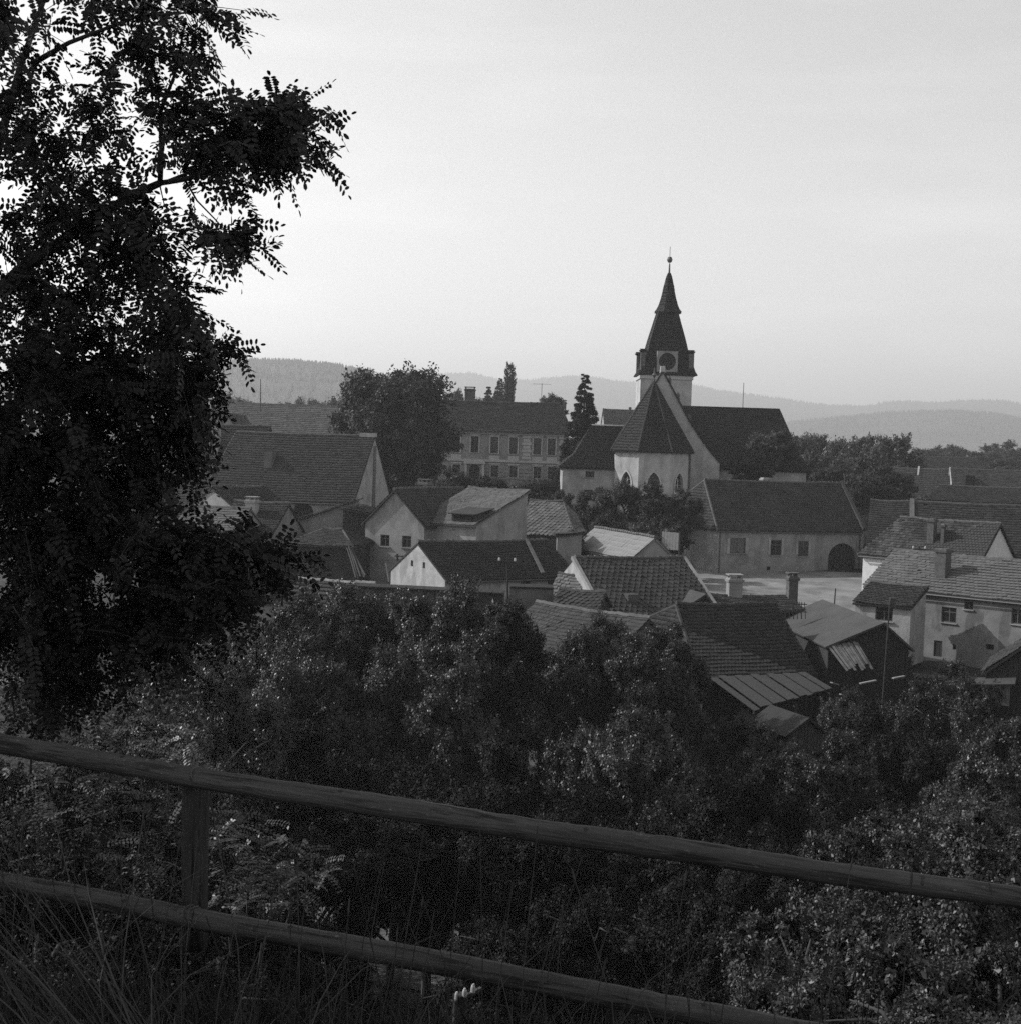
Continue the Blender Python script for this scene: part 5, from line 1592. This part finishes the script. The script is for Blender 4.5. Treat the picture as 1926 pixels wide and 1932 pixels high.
SLO = [
 (1660, 1500, 30, 2.0, 'leafy bush right of centre above the top rail'), (1560, 1560, 31, 1.8, 'dark bush behind the top rail right of centre'), (1770, 1470, 33, 2.2, 'pale leafed bush above the right end of the rail'), (1880, 1480, 30, 2.2, 'pale leafed bush at the right frame edge above the rail'), (1660, 1580, 24, 1.6, 'bright bush touching the top rail from behind'), (1840, 1600, 22, 1.7, 'bush just above the right end of the top rail'),
 (1520, 1690, 18.5, 1.5, 'glossy bush below the top rail, left of the bright thicket'), (1640, 1720, 16, 1.4, 'glossy bush below the top rail at right'), (1790, 1740, 15, 1.4, 'glossy bush under the right end of the top rail'), (1900, 1760, 14.5, 1.3, 'bush in the lower right corner under the rail'),
 (1500, 1800, 16, 1.2, 'glossy bush spreading over the lower rail end'), (1590, 1840, 13.5, 1.2, 'bush in the bottom right beside the lower rail'), (1730, 1870, 12.5, 1.2, 'bush at the bottom right edge of the frame'), (1860, 1880, 12, 1.1, 'bush in the bottom right corner'),
 (40, 1430, 26, 2.2, 'dark bush above the left end of the top rail'), (130, 1400, 30, 2.3, 'dark bush above the top rail left of the post'), (-60, 1340, 32, 2.6, 'dark bush at the left frame edge above the top rail'), (230, 1440, 27, 2.0, 'dark bush above the rail beside the post'), (720, 1815, 27, 1.3, 'dark bush under the water glint'), (890, 1800, 26, 1.5, 'dark bush below the lower rail at centre'), (972, 1690, 33, 1.8, 'dark bush right of the bright water patch'), (575, 1700, 27, 1.5, 'dark bush left of the bright water patch'),
 (60, 1700, 17, 1.6, 'dark bush below the left end of the lower rail'), (230, 1690, 18, 1.6, 'dark bush behind the foot of the fence post'), (400, 1730, 20, 1.6, 'dark bush under the feathery sapling'), (150, 1560, 22, 2.0, 'dark bush filling the gap left of the post'), (490, 1740, 24, 1.5, 'dark bush left of the water glint'), (330, 1560, 24, 2.0, 'dark bush directly behind the post'), (-60, 1500, 20, 2.2, 'dark bush at the left frame edge between the rails'), (460, 1500, 28, 2.2, 'dark bush behind the rail right of the post'),
 (1210, 1490, 38, 2.3, 'dark tree behind the top rail, right part'), (1350, 1500, 36, 2.2, 'dark tree behind the top rail before the board hut'), (1470, 1530, 34, 2.0, 'dark bush behind the rail left of the bright bush'),
 (880, 1490, 38, 2.4, 'dark tree just behind the top rail centre'), (740, 1480, 38, 2.4, 'dark tree just behind the top rail centre left'), (1040, 1530, 37, 2.2, 'dark tree crossing the top rail, centre right'), (600, 1490, 36, 2.3, 'dark tree crossing the rail right of the post'),
 (1280, 1640, 33, 2.0, 'dark bush between the rails, right of centre'), (1130, 1640, 34, 1.9, 'dark bush between the rails at centre'), (1400, 1640, 30, 1.8, 'dark bush between the rails toward the bright thicket')]
for i, (u, v, Y, r_, lb) in enumerate(SLO):
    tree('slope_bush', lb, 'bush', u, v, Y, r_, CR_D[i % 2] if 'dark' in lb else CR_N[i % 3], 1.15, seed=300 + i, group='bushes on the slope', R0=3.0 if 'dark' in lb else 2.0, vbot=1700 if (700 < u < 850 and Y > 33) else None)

# ---- the black locust overhanging from the left
def locust():
    rng = np.random.default_rng(5)
    base = Vector((-5.2, 9.5, G(-5.2, 9.5)))
    root = tag(empty('locust_tree', base), 'big dark locust tree with feathery leaves overhanging the left side', 'tree')
    # blobs: u, v, ru, rv, number of twigs
    B = [(40, 70, 90, 110, 26), (190, 15, 110, 40, 16), (330, 25, 110, 45, 18), (430, 30, 38, 50, 6), (275, 95, 80, 45, 11), (340, 120, 60, 50, 10), (245, 150, 60, 35, 8),
         (200, 230, 90, 60, 15), (310, 240, 90, 55, 16), (405, 215, 70, 45, 13), (500, 232, 84, 48, 21), (580, 222, 60, 44, 15), (602, 275, 44, 38, 11), (495, 285, 80, 30, 18), (415, 295, 50, 28, 9), (465, 335, 34, 24, 5), (550, 310, 36, 22, 5),
         (395, 448, 26, 20, 6), (460, 466, 54, 20, 11), (395, 385, 14, 20, 1),
         (40, 260, 80, 110, 26), (120, 330, 90, 80, 20), (60, 430, 100, 70, 18), (215, 345, 70, 40, 9), (170, 420, 80, 60, 17), (270, 430, 48, 55, 14), (240, 500, 90, 60, 20), (310, 530, 60, 60, 13), (345, 590, 42, 50, 9),
         (90, 560, 110, 80, 24), (210, 610, 110, 70, 24), (330, 670, 60, 60, 14), (400, 680, 46, 35, 8), (60, 700, 110, 110, 30), (180, 730, 110, 80, 28), (290, 760, 85, 60, 18), (370, 740, 45, 45, 8), (340, 830, 50, 45, 9), (375, 880, 22, 28, 3),
         (60, 880, 110, 130, 34), (190, 890, 90, 110, 28), (270, 900, 45, 50, 9), (130, 1040, 150, 100, 40), (290, 1020, 90, 60, 20), (400, 1050, 80, 55, 20), (490, 1050, 60, 50, 12), (540, 1075, 38, 40, 7), (440, 1130, 80, 50, 12), (330, 1130, 100, 60, 20), (80, 1180, 110, 90, 26), (220, 1200, 120, 70, 26), (330, 1230, 70, 45, 8), (120, 1300, 130, 60, 16)]
    trunk_pts = [(-60, 1500, 9.5), (-40, 1200, 9.4), (-60, 900, 9.3), (-70, 650, 9.2), (-40, 560, 9.1), (175, 417, 9.0), (302, 350, 8.9)]
    def loc(u, v, Y): return at(u, v, Y) - base
    tm = MB()
    tm.tube([Vector((0, 0, -.6))] + [loc(*p) for p in trunk_pts[:4]], [.2, .16, .15, .12, .09], 9); tm.build('trunk', M_BARK, root, smooth=True)
    BR = [([(-60, 600, 9.2), (50, 500, 9.1), (171, 417, 9.0), (250, 368, 8.95), (302, 345, 8.9)], [.05, .04, .032, .028, .022]),
          ([(302, 347, 8.9), (305, 290, 8.85), (303, 210, 8.85), (330, 140, 8.9), (350, 40, 8.9)], [.018, .016, .014, .010, .006]),
          ([(302, 345, 8.9), (350, 338, 8.8), (430, 310, 8.8), (530, 265, 8.8), (600, 225, 8.8)], [.018, .015, .012, .008, .004]),
          ([(295, 350, 8.9), (370, 320, 8.9), (450, 290, 8.9), (560, 290, 8.9)], [.012, .01, .008, .004]),
          ([(350, 340, 8.85), (372, 378, 8.85), (405, 412, 8.85), (430, 440, 8.85), (500, 462, 8.85)], [.008, .006, .005, .004, .003]),
          ([(302, 350, 8.9), (310, 385, 8.9), (335, 408, 8.9), (360, 402, 8.9), (368, 385, 8.9)], [.005, .004, .003, .003, .002]),
          ([(-70, 560, 9.2), (-10, 300, 9.3), (40, 120, 9.2), (90, -20, 9.1)], [.05, .035, .022, .014]),
          ([(60, 120, 9.2), (130, 80, 9.1), (260, 30, 9.0), (400, 20, 9.0)], [.02, .014, .01, .005]),
          ([(-10, 800, 9.3), (120, 690, 9.1), (250, 680, 9.0), (400, 675, 8.9)], [.05, .03, .02, .006]),
          ([(-20, 900, 9.3), (130, 820, 9.1), (260, 790, 9.0), (350, 850, 8.9)], [.04, .026, .016, .005]),
          ([(-30, 1050, 9.3), (160, 1020, 9.0), (320, 1040, 8.8), (450, 1055, 8.7), (560, 1080, 8.6)], [.045, .03, .02, .012, .004]),
          ([(-35, 1150, 9.3), (120, 1160, 9.0), (260, 1180, 8.9), (380, 1200, 8.8)], [.04, .025, .016, .005])]
    for pts, rad in BR:
        b = MB(); b.tube([loc(*p) for p in pts], rad, 6); b.build('branch', M_BARK, root, smooth=True)
    VV, FF, tw = [], [], MB()
    cnt = 0
    lp = np.array([[0, 0, 0], [.28, .42, .04], [.72, .45, .05], [1, 0, -.05], [.72, -.45, .05], [.28, -.42, .04]])
    for (u, v, ru, rv, n) in B:
        if u > 360 and v < 500: u -= 20
        if v < 620: n, ru, rv = n * (.52 if v < 420 and u < 360 else .64), ru * .9, rv * .88
        elif v > 700: n = n * 1.3
        for _ in range(int(n * .95)):
            while True:
                a, b_ = rng.uniform(-1, 1, 2)
                if a * a + b_ * b_ < 1: break
            Yd = 8.9 + rng.normal(0, .4)
            c = np.array(loc(u - 14 + a * ru * .8, v - 16 + b_ * rv * .72, Yd))
            out = np.array([a * .8 + .35, rng.normal(0, .6), -b_ * .6 - .1])
            out = out / (np.linalg.norm(out) + 1e-6) + rng.normal(0, .25, 3)
            out /= np.linalg.norm(out)
            tl = rng.uniform(.22, .42)
            p0 = c - out * tl * .5
            p1 = c + out * tl * .5 + np.array([0, 0, -.05])
            tw.tube([Vector(p0), Vector((p0 + p1) / 2 + np.array([0, 0, .02])), Vector(p1)], [.004, .003, .002], 3, cap=False)
            nleaf = rng.integers(6, 10)
            for k in range(nleaf):
                t = (k + .6) / nleaf
                o = p0 + (p1 - p0) * t
                ld = out * .45 + rng.normal(0, .75, 3) + np.array([0, 0, -.12])
                ld /= np.linalg.norm(ld)
                nn = rng.normal(0, .55, 3) + np.array([0, 0, .8])
                s = np.cross(nn, ld); s /= np.linalg.norm(s) + 1e-9
                nrm = np.cross(ld, s)
                L_ = rng.uniform(.15, .24)
                npair = rng.integers(6, 9)
                droop = rng.uniform(.1, .35)
                for j in range(npair + 1):
                    f = (j + .8) / (npair + .8)
                    q = o + ld * L_ * f + np.array([0, 0, -droop * L_ * f * f])
                    for sg in ((-1, 1) if j < npair else (0,)):
                        d = ld * (.25 if sg else 1) + s * sg * .95 + np.array([0, 0, -.25]) + rng.normal(0, .1, 3)
                        d /= np.linalg.norm(d)
                        s2 = np.cross(nrm + rng.normal(0, .25, 3), d); s2 /= np.linalg.norm(s2) + 1e-9
                        u2 = np.cross(d, s2)
                        ll = rng.uniform(.038, .056); ww = ll * .5
                        VV.append(q[None] + lp[:, :1] * ll * d[None] + lp[:, 1:2] * ww * s2[None] + lp[:, 2:3] * ll * u2[None])
                        cnt += 1
    V = np.concatenate(VV)
    F0 = np.array([(0, 1, 2, 3), (0, 3, 4, 5)])
    F = ((np.arange(cnt) * 6)[:, None, None] + F0[None]).reshape(-1, 4)
    link('crown', fastmesh('crown', V, F), M_LEAF_N, root)
    tag(tw.build('twigs', M_BARK, root), kind='stuff')
    # unseen crowns added left of the view to shade the fence and foreground
    for i, (x, y, z, r_) in enumerate(((-8.2, 9.5, 1.5, 3.9), (-8.9, 8.0, 5.5, 4.2), (-8.8, 11.5, -2.5, 3.6), (-8.0, 9.5, 8.5, 3.6), (-7.6, 6.5, .4, 2.8))):
        c = link('crown', CR_SHADE, None, root)
        c.location = Vector((x, y, EYE.z + z)) - base
        c.scale = (r_ / 3,) * 3
        c.rotation_euler = (0, 0, i * 1.3)
locust()

# smaller locust sprays growing up behind the fence on the left
def spray_bush(name, label, blobs, Y, seed, m=None, base_uv=None):
    m = m or (M_LEAF_S if seed < 5 else M_LEAF_N)
    rng = np.random.default_rng(seed)
    b0 = at(blobs[0][0], blobs[0][1], Y)
    base = Vector((b0.x, b0.y, G(b0.x, b0.y)))
    root = tag(empty(name, base), label, 'bush')
    lp = np.array([[0, 0, 0], [.45, .5, .05], [1, 0, -.05], [.45, -.5, .05]])
    VV = []
    st = MB()
    for (u, v, ru, rv, n) in blobs:
        for _ in range(n):
            a, b_ = rng.uniform(-1, 1, 2)
            c = np.array(at(u + a * ru, v + b_ * rv, Y + rng.normal(0, .5)) - base)
            ld = np.array([rng.normal(.3, .6), rng.normal(0, .6), rng.normal(-.05, .35)]); ld /= np.linalg.norm(ld)
            nn = rng.normal(0, .4, 3) + np.array([0, 0, 1]); s = np.cross(nn, ld); s /= np.linalg.norm(s); nrm = np.cross(ld, s)
            L_ = rng.uniform(.2, .32)
            for j in range(9):
                f = (j + .7) / 9
                q = c + ld * L_ * f + np.array([0, 0, -.25 * L_ * f * f])
                for sg in (-1, 1):
                    d = ld * .3 + s * sg + rng.normal(0, .12, 3); d /= np.linalg.norm(d)
                    s2 = np.cross(nrm, d); s2 /= np.linalg.norm(s2)
                    ll = rng.uniform(.035, .05)
                    VV.append(q[None] + lp[:, :1] * ll * d[None] + lp[:, 1:2] * ll * .55 * s2[None] + lp[:, 2:3] * ll * nrm[None])
        c = Vector(at(u, v, Y) - base)
        st.tube([Vector((c.x * .75, c.y, c.z - .6)), c * 1.0 + Vector((0, 0, -.25)), c], [.012, .01, .005], 5)
    V = np.concatenate(VV)
    link('foliage', fastmesh('foliage', V, np.arange(len(V)).reshape(-1, 4)), m, root)
    st.build('stem', M_BARK, root)
spray_bush('locust_sapling', 'feathery sapling right of the fence post between the rails', [(470, 1600, 70, 50, 55), (560, 1640, 50, 50, 40), (430, 1680, 40, 40, 30), (500, 1700, 60, 40, 40), (420, 1560, 40, 30, 25)], 12.5, 3)
spray_bush('locust_sapling', 'feathery sapling rising above the rail over the post', [(320, 1400, 45, 35, 45), (270, 1430, 40, 30, 30), (340, 1440, 40, 20, 20)], 13, 4)
spray_bush('locust_sapling', 'dark feathery growth left of the fence post between the rails', [(120, 1530, 110, 70, 90), (230, 1590, 80, 70, 70), (60, 1600, 80, 60, 60), (300, 1540, 40, 60, 30), (180, 1480, 120, 40, 50)], 11.5, 5)
spray_bush('locust_sapling', 'feathery undergrowth at the left frame edge above the top rail', [(60, 1330, 80, 50, 60), (150, 1370, 90, 40, 60), (20, 1230, 50, 40, 25), (240, 1350, 60, 50, 40)], 12, 6)

# ================================================================ FOREGROUND FENCE
def fence():
    A = at(370, 1500, 6.4)
    base = Vector((A.x, A.y, G(A.x, A.y)))
    root = tag(empty('log_fence', base), 'rustic fence of two round log rails on a post in the foreground', 'fence')
    rr = random.Random(4)
    def rail(px, rads, name, seed_=0):
        pts0 = [at(u, v, Y) - base for u, v, Y in px]
        pts, rad = [], []
        seg = 14
        for i in range(len(pts0) - 1):
            for k_ in range(seg):
                t = k_ / seg
                pts.append(pts0[i].lerp(pts0[i + 1], t) + Vector((0, 0, rr.uniform(-.0025, .0025))))
                r = rads[i] + (rads[i + 1] - rads[i]) * t
                ph = len(pts) * .11
                rad.append([r * (1 + .035 * math.sin(a_ * .9 + 1) + .02 * math.sin(ph * .7) * math.sin(a_ * 1.35) + .03 * math.sin(ph * .9 + seed_) + .012 * math.sin(ph * 2.3)) for a_ in range(14)])
        pts.append(pts0[-1]); rad.append([rads[-1]] * 14)
        ax_ = (pts[-1] - pts[0]).normalized()
        Rm = ax_.to_track_quat('X', 'Z').to_matrix().to_4x4()
        Ri = Rm.inverted()
        pts = [Ri @ p for p in pts]
        q = MB(); q.tube(pts, rad, 14); o = q.build(name, M_LOG, root, smooth=True)
        o.matrix_local = Rm
        # knots
        for i in range(26):
            j = rr.randrange(2, len(pts) - 2)
            a = rr.uniform(2.6, 5.2)
            p = pts[j]; r = sum(rad[j]) / 14
            d = Vector((0, -math.cos(a - 3.9), math.sin(a - 3.9) * .9)).normalized()
            kq = MB(); kq.tube([p + d * (r * .9), p + d * (r * 1.0), p + d * (r * 1.06)], [.016, .012, .004], 7)
            kq.build('knot', M_BARK, o)
        return o
    rail([(-500, 1300, 7.3), (-60, 1392, 7.0), (0, 1403, 6.95), (370, 1468, 6.6), (760, 1527, 6.3), (1000, 1566, 6.2), (1300, 1607, 6.05), (1600, 1652, 5.9), (1926, 1693, 5.75), (2400, 1755, 5.5)],
         [.05, .051, .051, .053, .054, .052, .051, .05, .048, .046], 'top_rail')
    rail([(-500, 1560, 7.2), (0, 1662, 6.9), (150, 1690, 6.75), (370, 1735, 6.5), (800, 1812, 6.2), (1200, 1890, 6.0), (1500, 1945, 5.85), (2100, 2050, 5.5)],
         [.045, .046, .05, .055, .056, .054, .05, .05], 'lower_rail')
    def post(name, u, vt, vb, Y, w):
        t, b = at(u, vt, Y) - base, at(u - 4, vb, Y) - base
        q = MB()
        n = 10
        rads = [[w * (1 + rr.uniform(-.07, .07)) for _ in range(12)] for _ in range(n)]
        q.tube([b.lerp(t, i / (n - 1)) for i in range(n)], rads, 12); q.build(name, M_POST, root, smooth=True)
    for (u, v, Y, r_) in ((372, 1470, 6.6, .0555), (356, 1732, 6.51, .058), (366, 1735, 6.5, .058)):   # wire ties at the post
        c = at(u, v, Y) - base
        q = MB(); q.tube([c + Vector((.02 * math.sin(a * 2), math.cos(a) * r_, math.sin(a) * r_)) for a in np.linspace(0, 2 * math.pi, 17)], .004, 5, cap=False); q.build('wire_tie', M_METAL, root)
    post('post', 370, 1478, 1790, 6.72, .065)
    post('post', 1154, 1880, 2150, 6.2, .022)
    post('post', 2080, 1700, 2200, 5.8, .065)
fence()

# ================================================================ GRASS AND GROUND COVER
def blades(name, label, n, region, hrange, wid, m, seed, lean=(.0, .0), thick=1.0, cat='grass'):
    rng = np.random.default_rng(seed)
    V, F = [], []
    x = rng.uniform(region[0], region[1], n); y = rng.uniform(region[2], region[3], n)
    h = rng.uniform(hrange[0], hrange[1], n) * rng.uniform(.6, 1, n)
    az = rng.uniform(0, 2 * np.pi, n); bend = rng.uniform(.1, .8, n)
    z = np.array([G(a, b) for a, b in zip(x, y)])
    w = wid * rng.uniform(.6, 1.3, n)
    ts = np.array([0, .3, .6, .85, 1.0])
    wv = np.array([1, .95, .75, .45, .05])
    off = ts[None] ** 2 * (bend * h)[:, None]
    cx = x[:, None] + np.cos(az)[:, None] * off + lean[0] * ts[None] * h[:, None]
    cy = y[:, None] + np.sin(az)[:, None] * off + lean[1] * ts[None] * h[:, None]
    cz = z[:, None] + ts[None] * h[:, None] * (1 - .35 * bend[:, None] * ts[None])
    fa = rng.uniform(0, np.pi, n)
    dx = np.cos(fa)[:, None] * w[:, None] * wv[None] * .5; dy = np.sin(fa)[:, None] * w[:, None] * wv[None] * .5
    Lf = np.stack([cx - dx, cy - dy, cz], -1); Rt = np.stack([cx + dx, cy + dy, cz], -1)
    V = np.stack([Lf, Rt], 2).reshape(-1, 3)
    q = []
    for k in range(4):
        q.append((2 * k, 2 * k + 1, 2 * k + 3, 2 * k + 2))
    F = ((np.arange(n) * 10)[:, None, None] + np.array(q)[None]).reshape(-1, 4)
    tag(link(name, fastmesh(name, V, F), m), label, cat, kind='stuff')
blades('grass', 'dark tangled grass along the fence', 11000, (-3.6, 3.6, 3.6, 8.2), (.12, .42), .009, M_GRASS, 1)
blades('tall_grass', 'tall pale grass stalks by the fence', 240, (-3.2, 2.6, 4.6, 6.6), (.6, 1.15), .006, M_STALK, 2)
blades('grass_tuft', 'sheaf of long leaning grass blades at the lower left corner', 60, (-1.5, -.9, 4.2, 4.8), (.9, 1.5), .007, M_STALK, 3, lean=(-.75, .2))
blades('slope_grass', 'dark grass covering the slope beyond the fence', 14000, (-9, 14, 8, 26), (.3, .9), .016, M_GRASS, 4)

def ground_cover(name, label, n, xr, yr, hmax, leaf, seed, m):
    rng = np.random.default_rng(seed)
    x = rng.uniform(xr[0], xr[1], n); y = rng.uniform(yr[0], yr[1], n)
    lump = .5 + .5 * np.sin(x * .8 + 1.3 * np.sin(y * .5)) * np.sin(y * .7)
    z = np.array([G(a, b) for a, b in zip(x, y)]) + rng.random(n) * hmax * (.3 + lump)
    N = np.array([0, 0, .8]) + unit(n, rng) * .8
    D = unit(n, rng)
    sz = leaf * rng.uniform(.6, 1.3, n)
    V, F = leaf_cloud(np.stack([x, y, z], 1), D, N, sz, sz * .6)
    tag(link(name, fastmesh(name, V, F), m), label, 'plants', kind='stuff')
ground_cover('undergrowth', 'dense dark undergrowth on the steep bank', 60000, (-22, 24), (15, 40), .9, .13, 21, M_LEAF_SHADE)
ground_cover('bank_plants', 'low weeds and plants on the village river bank', 60000, (-34, 46), (54, 82), .7, .2, 22, M_LEAF_F)
ground_cover('garden_plants', 'garden plants and weeds between the houses', 50000, (-45, 60), (124, 176), .7, .35, 23, M_LEAF_F)

# seed heads on the tallest stalks by the fence
def seed_stalks(n, seed):
    rng = np.random.default_rng(seed)
    m = MB()
    for _ in range(n):
        x, y = rng.uniform(-2.2, 2.2), rng.uniform(4.9, 6.2)
        z = G(x, y); h = rng.uniform(.45, 1.0); a = rng.uniform(0, 6.28); b = rng.uniform(.03, .3) * h
        p0 = Vector((x, y, z)); p2 = Vector((x + math.cos(a) * b, y + math.sin(a) * b, z + h))
        p1 = (p0 + p2) / 2 - Vector((math.cos(a), math.sin(a), 0)) * b * .25
        m.tube([p0, p1, p2], [.0028, .0024, .0018], 4, cap=False)
        d = (p2 - p1).normalized(); L_ = rng.uniform(.04, .09); w = rng.uniform(.003, .006)
        m.tube([p2, p2 + d * L_ * .3, p2 + d * L_ * .7, p2 + d * L_], [.002, w, w * .8, .001], 5, cap=False)
    tag(m.build('seed_grass', M_STALK), 'thin grass stalks with seed heads in front of the lower rail', 'grass', kind='stuff')
seed_stalks(70, 12)

# ================================================================ HAZE
hz = MB(); hz.box(-6100, -80, EYE.z - 19.5, 6100, 7800, EYE.z + 330)
m = bpy.data.materials.new('haze_air'); m.use_nodes = True
N = m.node_tree.nodes
N.remove(N['Principled BSDF'])
pv = N.new('ShaderNodeVolumePrincipled')
pv.inputs['Color'].default_value = (1, 1, 1, 1)
pv.inputs['Density'].default_value = .00033
pv.inputs['Anisotropy'].default_value = .35
m.node_tree.links.new(pv.outputs[0], N['Material Output'].inputs['Volume'])
tag(hz.build('haze', m), 'pale summer haze over the valley', 'haze', kind='stuff')
